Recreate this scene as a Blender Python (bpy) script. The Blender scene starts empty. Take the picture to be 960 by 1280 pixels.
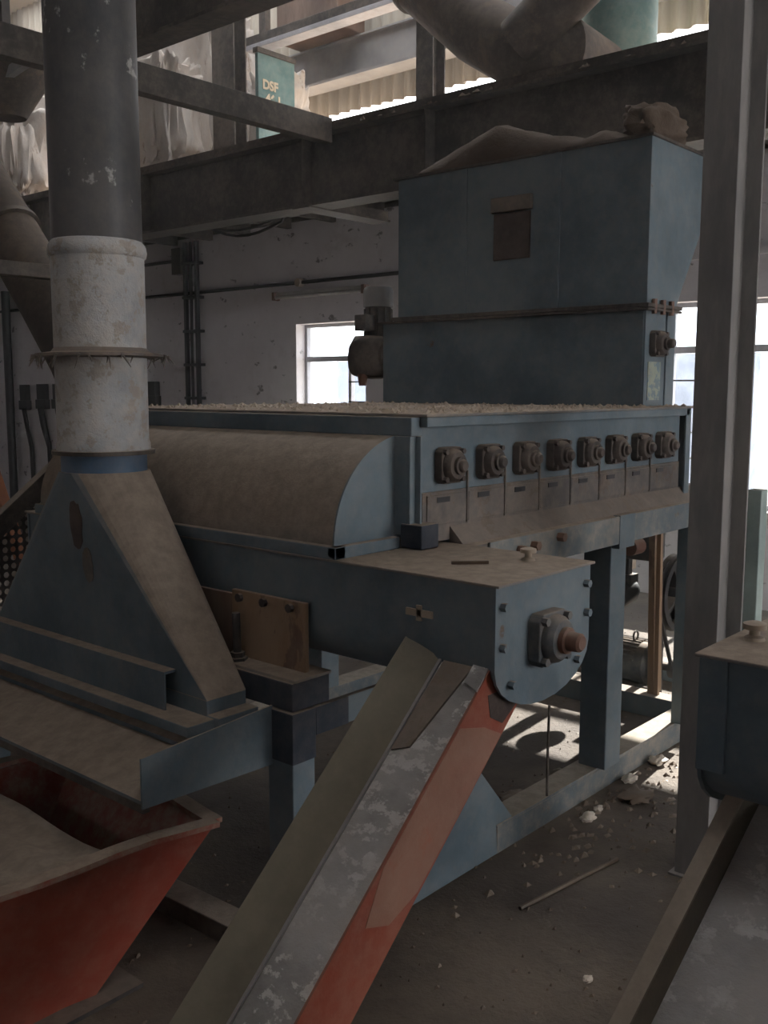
import bpy, bmesh, math, random
from mathutils import Vector, Matrix, noise as mnoise
random.seed(7)
scene = bpy.context.scene
col = scene.collection
R = math.radians

# ------------------------------------------------------------------ camera
F, YAW, PIT, ROL, H = 1236.0, R(41.09), R(-7.16), R(.08), 1.55
fw = Vector((math.cos(YAW) * math.cos(PIT), math.sin(YAW) * math.cos(PIT), math.sin(PIT)))
rt = Vector((math.sin(YAW), -math.cos(YAW), 0))
up = rt.cross(fw)
rt, up = rt * math.cos(ROL) + up * math.sin(ROL), up * math.cos(ROL) - rt * math.sin(ROL)
EYE = Vector((0, 0, H))
cd = bpy.data.cameras.new('camera')
cam = bpy.data.objects.new('camera', cd)
col.objects.link(cam)
cam.matrix_world = Matrix(((rt.x, up.x, -fw.x, 0), (rt.y, up.y, -fw.y, 0), (rt.z, up.z, -fw.z, H), (0, 0, 0, 1)))
cd.sensor_fit = 'VERTICAL'
cd.sensor_height = 24
cd.lens = F * 24 / 1280
cd.clip_start = .05
scene.camera = cam


def at(ax, v, x, y):
    """point where the ray of pixel (x, y) meets the plane ax = v"""
    d = rt * ((x - 480) / F) - up * ((y - 640) / F) + fw
    i = 'xyz'.index(ax)
    return EYE + d * ((v - EYE[i]) / d[i])


# ------------------------------------------------------------------ light
world = bpy.data.worlds.new('world')
scene.world = world
world.use_nodes = True
wb = world.node_tree.nodes['Background']
wb.inputs[0].default_value = (.96, .97, 1.0, 1)
wb.inputs[1].default_value = 5.0
sd = bpy.data.lights.new('sun_offscreen', 'SUN')
sd.energy = 30.0
sd.color = (1, .92, .82)
sd.angle = R(.6)
sun = bpy.data.objects.new('sun_offscreen', sd)
col.objects.link(sun)
sun.rotation_euler = Vector((-1, -.10, -.60)).to_track_quat('-Z', 'Y').to_euler()
vs = scene.view_settings
vs.view_transform = 'Standard'
vs.look = 'None'
vs.gamma = 1
vs.exposure = 0.05
vs.use_curve_mapping = False

# ------------------------------------------------------------------ materials
MATS = {}


def newmat(name):
    m = bpy.data.materials.new(name)
    m.use_nodes = True
    nt = m.node_tree
    b = nt.nodes['Principled BSDF']
    MATS[name] = m
    return m, nt, b


def N(nt, t, **kw):
    n = nt.nodes.new(t)
    for k, v in kw.items():
        if k.startswith('i_'):
            key = k[2:]
            n.inputs[int(key) if key.isdigit() else key].default_value = v
        else:
            setattr(n, k, v)
    return n


def rgba(c):
    return (c[0], c[1], c[2], 1)


def noise_node(nt, scale, detail=5, rough=.6, stretch=None):
    g = N(nt, 'ShaderNodeNewGeometry')
    out = g.outputs['Position']
    if stretch:
        mp = N(nt, 'ShaderNodeMapping')
        mp.inputs['Scale'].default_value = stretch
        nt.links.new(out, mp.inputs[0])
        out = mp.outputs[0]
    n = N(nt, 'ShaderNodeTexNoise', i_Scale=scale, i_Detail=detail, i_Roughness=rough)
    nt.links.new(out, n.inputs['Vector'])
    return n.outputs[0]


def maprange(nt, src, a, b, c=0., d=1.):
    m = N(nt, 'ShaderNodeMapRange', interpolation_type='SMOOTHSTEP')
    m.inputs[1].default_value = a
    m.inputs[2].default_value = b
    m.inputs[3].default_value = c
    m.inputs[4].default_value = d
    nt.links.new(src, m.inputs[0])
    return m.outputs[0]


def math2(nt, op, a, b, clamp=False):
    m = N(nt, 'ShaderNodeMath', operation=op, use_clamp=clamp)
    for i, s in enumerate((a, b)):
        if isinstance(s, (int, float)):
            m.inputs[i].default_value = s
        else:
            nt.links.new(s, m.inputs[i])
    return m.outputs[0]


def mixc(nt, fac, a, b):
    m = N(nt, 'ShaderNodeMix', data_type='RGBA')
    nt.links.new(fac, m.inputs[0])
    for i, s in ((6, a), (7, b)):
        if isinstance(s, tuple):
            m.inputs[i].default_value = rgba(s)
        else:
            nt.links.new(s, m.inputs[i])
    return m.outputs[2]


DUST = (.275, .215, .165)


def paint(name, c, dust=DUST, lo=.45, hi=.95, amt=.9, film=.25, rough=.5, metal=0., chip=None, chip_t=.62,
          chip_s=9., stretch=None, bump=.15, var=.35):
    """old painted steel: patchy paint, a film of dust, thick dust on what faces up, chips"""
    m, nt, b = newmat(name)
    big = noise_node(nt, 2.3, 6, .65, stretch)
    fine = noise_node(nt, 22., 5, .7, stretch)
    dk = tuple(x * (1 - var) for x in c)
    lt = tuple(min(1, x * (1 + var * .6)) for x in c)
    base = mixc(nt, maprange(nt, big, .3, .7), dk, lt)
    if chip:
        ch = noise_node(nt, chip_s, 7, .68, stretch)
        base = mixc(nt, maprange(nt, ch, chip_t, chip_t + .05), base, chip)
    g = N(nt, 'ShaderNodeNewGeometry')
    sp = N(nt, 'ShaderNodeSeparateXYZ')
    nt.links.new(g.outputs['Normal'], sp.inputs[0])
    nz = math2(nt, 'MULTIPLY', maprange(nt, sp.outputs[2], lo, hi), amt)
    fl = math2(nt, 'MULTIPLY', maprange(nt, math2(nt, 'ADD', math2(nt, 'MULTIPLY', big, .6), math2(nt, 'MULTIPLY', fine, .4)), .38, .62), film)
    fac = math2(nt, 'MAXIMUM', nz, fl, True)
    dcol = mixc(nt, maprange(nt, fine, .3, .7), tuple(x * .78 for x in dust), tuple(x * 1.12 for x in dust))
    colr = mixc(nt, fac, base, dcol)
    nt.links.new(colr, b.inputs['Base Color'])
    rr = math2(nt, 'ADD', math2(nt, 'MULTIPLY', fac, .4), rough, True)
    nt.links.new(rr, b.inputs['Roughness'])
    b.inputs['Metallic'].default_value = metal
    b.inputs['Specular IOR Level'].default_value = .3
    if bump:
        bp = N(nt, 'ShaderNodeBump', i_Strength=bump, i_Distance=.01)
        nt.links.new(fine, bp.inputs['Height'])
        nt.links.new(bp.outputs[0], b.inputs['Normal'])
    return m


def plain(name, c, rough=.6, metal=0., emit=None):
    m, nt, b = newmat(name)
    n = noise_node(nt, 14., 4)
    nt.links.new(mixc(nt, maprange(nt, n, .3, .7), tuple(x * .8 for x in c), tuple(min(1, x * 1.15) for x in c)), b.inputs['Base Color'])
    b.inputs['Roughness'].default_value = rough
    b.inputs['Metallic'].default_value = metal
    return m


BLUE = paint('blue_paint', (.120, .170, .202), film=.25, chip=(.11, .07, .05), chip_t=.68)
DUSTB = paint('dusty_blue_paint', (.13, .165, .185), film=.75, amt=1., dust=(.30, .255, .205), chip=(.10, .07, .05), chip_t=.62)
NAVY = paint('navy_paint', (.017, .028, .046), film=.15, amt=.95)
COVER = paint('dusty_cover', (.13, .17, .19), lo=-.5, hi=.25, amt=.93, film=.7, bump=.3)
LID = paint('dusty_lid', (.2, .2, .2), lo=.1, hi=.6, amt=1., film=.8, bump=.35)
GREYB = paint('brown_grey_panel', (.13, .115, .105), film=.55, amt=.9, chip=(.055, .038, .03), chip_t=.55, chip_s=11, var=.5)
BEARM = paint('bearing_iron', (.050, .038, .034), film=.3, amt=.7, rough=.6)
BEARB = paint('bearing_bluegrey', (.06, .075, .085), film=.4, amt=.7)
PORT = paint('port_rust', (.045, .028, .024), film=.2)
RIML = paint('dusty_chute_rim', (.26, .22, .175), film=.6, amt=.8)
RIMM = paint('dusty_rim', (.27, .040, .021), film=.95, amt=.97)
GRIMR = paint('dusty_red_inside', (.27, .040, .021), dust=DUST, film=.95, amt=.95)
RUST = paint('rusty_shaft', (.16, .075, .05), film=.3, amt=.6)
GIRD = paint('girder_paint', (.042, .036, .032), film=.3, amt=.85, dust=(.30, .24, .19), bump=.3)
DARKST = paint('dark_steel', (.022, .022, .024), film=.15, amt=.6)
COLM = paint('column_paint', (.20, .19, .185), film=.5, amt=.8, dust=(.28, .25, .225), stretch=(1, 1, .3))
PIPE = paint('pipe_dark', (.075, .076, .08), film=.18, amt=.6, rough=.4, chip=(.36, .35, .33), chip_t=.60, chip_s=9, stretch=(1, 1, .8))
PIPEL = paint('pipe_galvanised', (.46, .47, .48), film=.7, amt=.9, rough=.5, dust=(.44, .39, .33), chip=(.32, .28, .24), chip_t=.53, chip_s=16, bump=.7, var=.45)
PIPEB = paint('pipe_blue_band', (.10, .17, .26), film=.25)
TRANS = paint('transition_sheet', (.120, .170, .202), dust=DUST, lo=.17, hi=.30, amt=.95, film=.25)
PANM = paint('pan_sheet', (.120, .170, .202), dust=DUST, lo=.3, hi=.8, amt=.97, film=.3, bump=.3)
FADED = paint('faded_orange', (.30, .135, .09), dust=(.28, .18, .13), film=.5, amt=.5, chip=(.33, .11, .065), chip_t=.6, chip_s=4)
RED = paint('red_paint', (.27, .040, .021), dust=(.26, .14, .10), film=.4, amt=.9, chip=(.16, .03, .02), chip_t=.58, chip_s=3)
ORANGE = paint('orange_paint', (.27, .047, .021), dust=(.30, .165, .115), film=.4, amt=.9, chip=(.24, .04, .02), chip_t=.55, chip_s=3)
CHUTE = paint('worn_chute_steel', (.46, .44, .43), dust=(.36, .32, .28), lo=.2, hi=.9, amt=.25, film=.6, metal=.15, rough=.45, chip=(.66, .64, .62), chip_t=.53, chip_s=20, stretch=(1, .7, 1), bump=.6, var=.6)
OLIVE = paint('chute_wall_film', (.16, .14, .10), dust=(.20, .17, .125), film=.5, amt=.6, chip=(.15, .05, .035), chip_t=.68, chip_s=3)
BOARD = paint('old_board', (.26, .165, .095), film=.4, amt=.6, chip=(.13, .07, .045), chip_t=.57, chip_s=12, stretch=(1, 1, .4))
BOARDD = paint('old_dark_board', (.13, .075, .05), film=.3, amt=.6, stretch=(1, 1, .3))
WOOD = paint('pale_brown_batten', (.30, .19, .11), film=.2, amt=.6, stretch=(1, 1, .15))  # slightly lighter brown than the thick batten
WHITEP = paint('white_lamp_body', (.62, .61, .58), film=.35, amt=.7)
PALEG = paint('pale_green_paint', (.42, .52, .48), film=.2, amt=.6)
TEAL = paint('teal_paint', (.10, .20, .20), film=.3, amt=.6, dust=(.33, .30, .25))
CREAM = paint('cream_letters', (.62, .52, .38), film=.1, amt=0)
SCUFF = paint('stencil_scuff', (.34, .38, .30), film=.3, amt=0, chip=(.16, .25, .29), chip_t=.5, chip_s=30)
SACK = paint('white_plastic_sheet', (.56, .52, .48), dust=(.36, .27, .2), film=.45, lo=-.2, hi=1., amt=.25, rough=.6, bump=.6, chip=(.22, .16, .12), chip_t=.6, chip_s=5, stretch=(1, 1, .45))
CLAD = paint('cladding_sheet', (.46, .42, .35), dust=(.30, .25, .2), film=.45, amt=.3, stretch=(1, 1, .25))
BEAMG = paint('grey_rail', (.28, .28, .285), film=.3, amt=.6)
BEAMW = paint('pale_rail', (.54, .55, .60), film=.3, amt=.5)
CONC = paint('floor_debris', (.19, .14, .10), film=.4, amt=.5, bump=.6)
FLUFF = paint('cotton_fluff', (.62, .55, .46), film=.4, amt=.2, dust=(.45, .35, .26))
LEAF = paint('dry_litter', (.10, .065, .04), film=.2, amt=.3)
LITTER = paint('pale_litter', (.40, .32, .24), film=.3, amt=.3)
HEAP = paint('dust_heap', (.11, .08, .058), film=.6, amt=.3, dust=(.085, .06, .045), bump=.8, rough=.92)
DUCTD = paint('sooty_duct', (.06, .048, .04), rough=.75, film=.4, amt=.5, dust=(.2, .155, .12), chip=(.09, .065, .045), chip_t=.55, chip_s=6)
BLACK = plain('black_plastic', (.012, .012, .013), .5)
CABLE = plain('cable_rubber', (.012, .011, .011), .6)
MOTOR = paint('motor_grey', (.065, .07, .07), film=.45, amt=.9)
LETTER = CREAM


def wall_mat():
    m, nt, b = newmat('limewash_wall')
    big = noise_node(nt, .7, 6, .7)
    mid = noise_node(nt, 4., 7, .7)
    fine = noise_node(nt, 30., 4, .6)
    spots = noise_node(nt, 5.5, 5, .62, (1, 1, 1.6))
    c = mixc(nt, maprange(nt, big, .3, .7), (.66, .625, .64), (.78, .75, .76))
    c = mixc(nt, maprange(nt, mid, .5, .75, 0, .45), c, (.50, .45, .43))
    c = mixc(nt, maprange(nt, spots, .62, .68, 0, .7), c, (.05, .042, .04))
    nt.links.new(c, b.inputs['Base Color'])
    b.inputs['Roughness'].default_value = .95
    bp = N(nt, 'ShaderNodeBump', i_Strength=.3, i_Distance=.02)
    nt.links.new(math2(nt, 'ADD', mid, math2(nt, 'MULTIPLY', fine, .3)), bp.inputs['Height'])
    nt.links.new(bp.outputs[0], b.inputs['Normal'])
    return m


def floor_mat():
    m, nt, b = newmat('dusty_floor')
    big = noise_node(nt, 1.1, 6, .65)
    mid = noise_node(nt, 6., 7, .7)
    fine = noise_node(nt, 55., 4, .7)
    c = mixc(nt, maprange(nt, big, .32, .68), (.066, .050, .040), (.15, .115, .085))
    c = mixc(nt, maprange(nt, mid, .45, .75, 0, .6), c, (.05, .038, .03))
    c = mixc(nt, maprange(nt, fine, .66, .72, 0, .7), c, (.06, .045, .035))
    nt.links.new(c, b.inputs['Base Color'])
    b.inputs['Roughness'].default_value = .9
    bp = N(nt, 'ShaderNodeBump', i_Strength=.5, i_Distance=.03)
    nt.links.new(math2(nt, 'ADD', mid, math2(nt, 'MULTIPLY', fine, .25)), bp.inputs['Height'])
    nt.links.new(bp.outputs[0], b.inputs['Normal'])
    return m


def pane_mat():
    m, nt, b = newmat('dusty_blue_pane')
    out = nt.nodes['Material Output']
    tr = N(nt, 'ShaderNodeBsdfTransparent')
    tr.inputs[0].default_value = (.09, .11, .15, 1)
    b.inputs['Base Color'].default_value = (.55, .62, .75, 1)
    b.inputs['Roughness'].default_value = .3
    mx = N(nt, 'ShaderNodeMixShader')
    mx.inputs[0].default_value = .4
    nt.links.new(tr.outputs[0], mx.inputs[1])
    nt.links.new(b.outputs[0], mx.inputs[2])
    nt.links.new(mx.outputs[0], out.inputs[0])
    return m


def clear_mat():
    m, nt, b = newmat('clear_pane')
    out = nt.nodes['Material Output']
    tr = N(nt, 'ShaderNodeBsdfTransparent')
    tr.inputs[0].default_value = (.92, .95, .97, 1)
    gl = N(nt, 'ShaderNodeBsdfGlossy')
    gl.inputs['Roughness'].default_value = .1
    mx = N(nt, 'ShaderNodeMixShader')
    mx.inputs[0].default_value = .05
    nt.links.new(tr.outputs[0], mx.inputs[1])
    nt.links.new(gl.outputs[0], mx.inputs[2])
    nt.links.new(mx.outputs[0], out.inputs[0])
    return m


WALL = wall_mat()
FLOOR = floor_mat()
PANE = pane_mat()
CLEAR = clear_mat()
YARD = paint('yard_wall', (.22, .27, .36), film=.1, amt=.2)
GROUND = paint('outside_ground', (.45, .40, .33), film=.3, amt=.2)

# ------------------------------------------------------------------ mesh helpers
OFF = {}


def frame_of(d):
    d = d.normalized()
    a = Vector((0, 0, 1)) if abs(d.z) < .9 else Vector((1, 0, 0))
    u = d.cross(a).normalized()
    return u, d.cross(u).normalized()


class MB:
    def __init__(s):
        s.v = []
        s.f = []

    def add(s, vs, fs):
        o = len(s.v)
        s.v += [Vector(p) for p in vs]
        s.f += [tuple(i + o for i in f) for f in fs]
        return s

    def box(s, x0, x1, y0, y1, z0, z1):
        x0, x1 = sorted((x0, x1)); y0, y1 = sorted((y0, y1)); z0, z1 = sorted((z0, z1))
        return s.add([(x0, y0, z0), (x1, y0, z0), (x1, y1, z0), (x0, y1, z0), (x0, y0, z1), (x1, y0, z1), (x1, y1, z1), (x0, y1, z1)],
                     [(0, 3, 2, 1), (4, 5, 6, 7), (0, 1, 5, 4), (1, 2, 6, 5), (2, 3, 7, 6), (3, 0, 4, 7)])

    def prism(s, pts, vec):
        """polygon (3-D points) swept by vec"""
        n = len(pts)
        p = [Vector(q) for q in pts]
        w = Vector(vec)
        return s.add(p + [q + w for q in p], [tuple(range(n - 1, -1, -1)), tuple(range(n, 2 * n))] +
                     [(i, (i + 1) % n, n + (i + 1) % n, n + i) for i in range(n)])

    def bar(s, p0, p1, w, h, upv=(0, 0, 1)):
        """rectangular bar along p0-p1; h along upv, w across"""
        p0, p1 = Vector(p0), Vector(p1)
        d = (p1 - p0).normalized()
        u = Vector(upv)
        sd_ = d.cross(u).normalized()
        u = sd_.cross(d).normalized()
        a, b = sd_ * (w / 2), u * (h / 2)
        return s.prism([p0 - a - b, p0 + a - b, p0 + a + b, p0 - a + b], p1 - p0)

    def cyl(s, p0, p1, r0, r1=None, n=24):
        p0, p1 = Vector(p0), Vector(p1)
        r1 = r0 if r1 is None else r1
        u, w = frame_of(p1 - p0)
        ring = lambda p, r: [p + (u * math.cos(2 * math.pi * k / n) + w * math.sin(2 * math.pi * k / n)) * r for k in range(n)]
        return s.add(ring(p0, r0) + ring(p1, r1), [tuple(range(n - 1, -1, -1)), tuple(range(n, 2 * n))] +
                     [(i, (i + 1) % n, n + (i + 1) % n, n + i) for i in range(n)])

    def lathe(s, p, d, prof, n=28):
        p, d = Vector(p), Vector(d).normalized()
        u, w = frame_of(d)
        vs = []
        for r, h in prof:
            vs += [p + d * h + (u * math.cos(2 * math.pi * k / n) + w * math.sin(2 * math.pi * k / n)) * max(r, 1e-4) for k in range(n)]
        fs = [tuple(range(n - 1, -1, -1)), tuple(range((len(prof) - 1) * n, len(prof) * n))]
        for j in range(len(prof) - 1):
            fs += [(j * n + i, j * n + (i + 1) % n, (j + 1) * n + (i + 1) % n, (j + 1) * n + i) for i in range(n)]
        return s.add(vs, fs)

    def tube(s, pts, r, n=8):
        pts = [Vector(p) for p in pts]
        vs = []
        pu = None
        for i, p in enumerate(pts):
            d = (pts[min(i + 1, len(pts) - 1)] - pts[max(i - 1, 0)]).normalized()
            if pu is None:
                pu, _ = frame_of(d)
            pu = (pu - d * pu.dot(d)).normalized()
            w = d.cross(pu)
            rr = r[i] if isinstance(r, (list, tuple)) else r
            vs += [p + (pu * math.cos(2 * math.pi * k / n) + w * math.sin(2 * math.pi * k / n)) * rr for k in range(n)]
        m = len(pts)
        fs = [tuple(range(n - 1, -1, -1)), tuple(range((m - 1) * n, m * n))]
        for j in range(m - 1):
            fs += [(j * n + i, j * n + (i + 1) % n, (j + 1) * n + (i + 1) % n, (j + 1) * n + i) for i in range(n)]
        return s.add(vs, fs)

    def build(s, name, mat, parent=None, bevel=0., smooth=None, label=None):
        me = bpy.data.meshes.new(name)
        if parent is not None:
            off = OFF[parent.name]
        else:
            xs = [p.x for p in s.v]; ys = [p.y for p in s.v]
            off = Vector(((min(xs) + max(xs)) / 2, (min(ys) + max(ys)) / 2, min(p.z for p in s.v)))
        me.from_pydata([p - off for p in s.v], [], s.f)
        bm = bmesh.new()
        bm.from_mesh(me)
        bmesh.ops.recalc_face_normals(bm, faces=bm.faces)
        bm.to_mesh(me)
        bm.free()
        if smooth:
            me.shade_smooth()
            me.set_sharp_from_angle(angle=R(smooth))
        me.materials.append(mat)
        o = bpy.data.objects.new(name, me)
        col.objects.link(o)
        if parent is not None:
            o.parent = parent
        else:
            o.location = off
        OFF[o.name] = off
        if bevel:
            b = o.modifiers.new('bevel', 'BEVEL')
            b.width = bevel
            b.segments = 2
            b.limit_method = 'ANGLE'
        if label:
            o['label'] = label
        return o


def B(*a):
    return MB().box(*a)


def tag(o, label, cat, group=None):
    o['label'] = label
    o['category'] = cat
    if group:
        o['group'] = group
    return o


def struct(o):
    o['kind'] = 'structure'
    return o


def thing(name, label, cat, loc, group=None):
    o = bpy.data.objects.new(name, None)
    o.empty_display_size = .1
    col.objects.link(o)
    o.location = loc
    OFF[o.name] = Vector(loc)
    return tag(o, label, cat, group)


def place_copy(o, parent, loc=(0, 0, 0)):
    """copy of a part (with its sub-parts) under parent, shifted by loc"""
    c = o.copy()
    col.objects.link(c)
    c.parent = parent
    c.location = Vector(o.location) + Vector(loc)
    for ch in [x for x in bpy.data.objects if x.parent == o]:
        d = ch.copy()
        col.objects.link(d)
        d.parent = c
    return c


def lumpy(center, size, seed, amp=.12, freq=2.5, n=5, sq=.6):
    """a soft lump: a rounded box worn by noise"""
    bm = bmesh.new()
    bmesh.ops.create_icosphere(bm, subdivisions=n, radius=1)
    cx = Vector(center); sx = Vector(size) / 2
    mb = MB()
    for v in bm.verts:
        p = v.co.copy()
        q = Vector([math.copysign(abs(t) ** sq, t) for t in p])
        d = 1 + amp * mnoise.fractal(p * freq + Vector((seed * 3.1, seed, 0)), 1.0, 2.0, 4)
        mb.v.append(cx + Vector((q.x * sx.x, q.y * sx.y, q.z * sx.z)) * d)
    mb.f = [tuple(v.index for v in f.verts) for f in bm.faces]
    bm.free()
    return mb


def isec(mb, p0, p1, h, w, tf=.015, tw=.01, upv=(0, 0, 1)):
    """I-section between two points (its centre line)"""
    u = Vector(upv)
    p0, p1 = Vector(p0), Vector(p1)
    sd_ = (p1 - p0).normalized().cross(u).normalized()
    prof = [(-w / 2, -h / 2), (w / 2, -h / 2), (w / 2, -h / 2 + tf), (tw / 2, -h / 2 + tf), (tw / 2, h / 2 - tf), (w / 2, h / 2 - tf), (w / 2, h / 2),
            (-w / 2, h / 2), (-w / 2, h / 2 - tf), (-tw / 2, h / 2 - tf), (-tw / 2, -h / 2 + tf), (-w / 2, -h / 2 + tf)]
    mb.prism([p0 + sd_ * a + u * b for a, b in prof], p1 - p0)
    return mb


# ------------------------------------------------------------------ the room
XW = 6.9
struct(B(-7, XW + .23, -5.2, 14.2, -.2, 0).build('floor', FLOOR))
struct(B(XW + .23, 40, -30, 40, -.3, -.1).build('ground', GROUND))
struct(B(12, 12.2, 4.55, 7.2, -.1, 1.98).build('boundary_wall', YARD))
struct(B(12, 12.2, 9.6, 11.5, -.1, 1.98).build('boundary_wall', YARD))
W1 = (6.246, 7.173)
W2 = (1.55, 3.30)
SILL, HEAD = .69, 2.17
wb_ = MB()
for y0, y1 in ((-5.2, W2[0]), (W2[1], W1[0]), (W1[1], 14.2)):
    wb_.box(XW, XW + .23, y0, y1, 0, 3.15)
for y0, y1 in (W1, W2):
    wb_.box(XW, XW + .23, y0, y1, 0, SILL)
    wb_.box(XW, XW + .23, y0, y1, HEAD, 3.15)
struct(wb_.build('wall_back', WALL))
struct(B(XW - .02, XW + .25, -5.2, 14.2, 3.15, 3.2).build('trim_1', GIRD))
struct(B(-7, XW + .25, 14.0, 14.2, 0, 6.3).build('wall_left', WALL))
# wall on the right with a tall open doorway near the back wall
wr = MB()
wr.box(-7, 2.9, -5.2, -5, 0, 6.3).box(6.7, XW, -5.2, -5, 0, 6.3).box(2.9, 6.7, -5.2, -5, 3.6, 6.3)
struct(wr.build('wall_right', WALL))
# front wall with a high band of open louvre bays
wf = B(-7.2, -7, -5.2, 14.2, 0, 4.65).box(-7.2, -7, -5.2, 14.2, 5.0, 6.3)
for k in range(7):
    wf.box(-7.2, -7, -5.2 + k * 3.1, -4.0 + k * 3.1, 4.65, 5.0)
struct(wf.build('wall_front', WALL))
# roof with two open strips of skylight
rf = MB()
for x0, x1 in ((-7.2, .5), (1.7, 4.9), (6.7, 7.4)):
    rf.box(x0, x1, -5.2, 14.2, 6.3, 6.34)
rf.box(.5, 1.7, -5.2, -2.2, 6.3, 6.34).box(.5, 1.7, .5, 14.2, 6.3, 6.34).box(1.7, 1.75, -2.2, .5, 6.34, 7.15)  # tall end box is an unseen upstand, added to shut out direct sun
rf.box(4.9, 6.7, -5.2, 1.5, 6.3, 6.34).box(4.9, 6.7, 12., 14.2, 6.3, 6.34)
struct(rf.build('ceiling', CLAD))
struct(B(XW + .1, XW + .25, -5.2, 14.2, 6.3, 7.5).build('wall_sun_blocker', WALL))  # unseen wall above the roof, added to keep direct sun out of the skylight
# upper deck behind the girder
deck = struct(B(4.72, XW - .01, 1.6, 14, 3.195, 3.235).build('deck', GIRD))
for k in range(18):
    B(4.9, XW - .02, 2.4 + k * .6, 2.46 + k * .6, 3.09, 3.195).build('joist', GIRD, deck)


# windows
def window(n, y0, y1, mull, dusty, trans_z):
    X = XW + .12
    root = bpy.data.objects.new('window_%d' % n, None)
    col.objects.link(root)
    root.location = (X, (y0 + y1) / 2, SILL)
    OFF[root.name] = Vector(root.location)
    struct(root)
    fr = MB()
    t = .032
    fr.box(X, X + .05, y0, y0 + t, SILL, HEAD).box(X, X + .05, y1 - t, y1, SILL, HEAD)
    fr.box(X, X + .05, y0 + t, y1 - t, SILL, SILL + t).box(X, X + .05, y0 + t, y1 - t, HEAD - t, HEAD)
    fr.build('frame', BEAMW, root)
    B(X, X + .05, y0 + t, y1 - t, trans_z - .025, trans_z + .025).build('transom', BEAMW, root)
    edges = [y0 + t] + mull + [y1 - t]
    for m_ in mull:
        B(X, X + .05, m_ - .018, m_ + .018, SILL + t, trans_z - .025).build('mullion', BEAMW, root)
    for i in range(len(edges) - 1):
        B(X + .02, X + .026, edges[i], edges[i + 1], SILL + t, trans_z - .025).build('pane', CLEAR, root)
        if i in dusty:
            k = 0
            while SILL + .15 + k * .19 < trans_z - .05:
                z = SILL + .15 + k * .19
                B(X - .02, X - .008, edges[i], edges[i + 1], z, z + .012).build('grille_bar', DARKST, root)
                k += 1
    B(X + .02, X + .026, y0 + t, y1 - t, trans_z + .025, HEAD - t).build('pane', CLEAR, root)


window(1, W1[0], W1[1], [6.56], (0,), 1.83)
window(2, W2[0], W2[1], [2.13, 2.72], (2,), 1.83)

# corrugated cladding above the masonry, with an open gap under it
clad = bpy.data.objects.new('wall_upper', None)
col.objects.link(clad)
clad.location = (XW, 6, 3.98)
OFF[clad.name] = Vector(clad.location)
struct(clad)


def corrugated(y0, w, z0, z1, x, pitch=.1333, amp=.024, seg=8):
    n = int(round(abs(w) / pitch * seg))
    mb = MB()
    for side in (0, .006):
        for z in (z0, z1):
            for i in range(n + 1):
                y = y0 + w * i / n
                mb.v.append(Vector((x + side + amp * math.sin(2 * math.pi * (y - y0) / pitch), y, z)))
    q = n + 1
    for i in range(n):
        mb.f += [(i, i + 1, q + i + 1, q + i), (2 * q + i, 3 * q + i, 3 * q + i + 1, 2 * q + i + 1),
                 (i, 2 * q + i, 2 * q + i + 1, i + 1), (q + i, q + i + 1, 3 * q + i + 1, 3 * q + i)]
    mb.f += [(0, q, 3 * q, 2 * q), (n, 2 * q + n, 3 * q + n, q + n)]
    return mb


s0 = corrugated(2.0, 1.0667, 4.07, 6.3, XW + .03).build('sheet', CLAD, clad, smooth=60)
for k in list(range(1, 12)) + list(range(-7, 0)):
    place_copy(s0, clad, (.004 * (k % 2), k * 1.05, 0))
s1 = corrugated(2.0, -1.0667, 3.2, 4.09, XW + .034).build('sheet', CLAD, clad, smooth=60)  # unseen infill below the gap, added to block sun and sky here
for k in range(1, 7):
    place_copy(s1, clad, (.004 * (k % 2), -k * 1.05, 0))

# ------------------------------------------------------------------ cleaning machine
XL, XR, YF, YB = 2.23, 3.95, 1.80, 3.40
ZB, ZT = 1.125, 1.467
mc = thing('cylinder_cleaner', 'long blue-grey cylinder cleaner with a row of eight bearings and a dusty curved cover', 'machine', (3.1, 2.6, 0))
B(XL + .012, XR - .012, YF + .012, YB - .012, ZB - .02, ZT - .01).build('casing', BLUE, mc)
B(XL, XR, YF, YF + .012, 1.245, ZT - .002).build('end_panel', BLUE, mc, .002)
B(XL, XR, YF - .004, YF + .012, ZB - .03, 1.245).build('end_panel', GREYB, mc, .002, label='brown dusty lower end panel')
B(XL - .012, XR + .03, YF - .03, YF, 1.437, ZT).build('top_angle', BLUE, mc, .003)
B(XL - .05, XL, YF - .002, YB, 1.412, ZT - .001).build('top_channel', BLUE, mc, .003)
cp = MB()
cp.box(XL - .055, XL, YF - .002, YF + .006, ZB, 1.412)
cp.box(XL - .055, XL - .047, YF + .006, YF + .09, ZB, 1.412)
cp.box(XL - .03, XL - .022, YF - .02, YF - .002, ZB, 1.412)
cp.build('corner_post', BLUE, mc, .002)
B(XL - .06, XL + .02, YF - .05, YF + .03, ZB - .035, ZB + .035).build('corner_bracket', NAVY, mc, .004)
cp = MB()
cp.box(XR, XR + .045, YF - .03, YF - .022, ZB - .02, ZT).box(XR + .037, XR + .045, YF - .022, YF + .1, ZB - .02, ZT)
cp.build('corner_post', BLUE, mc, .002)
B(XL - .02, XR + .05, YF - .035, YB + .02, ZT, ZT + .008).build('top_lid', LID, mc, .002)
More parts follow.
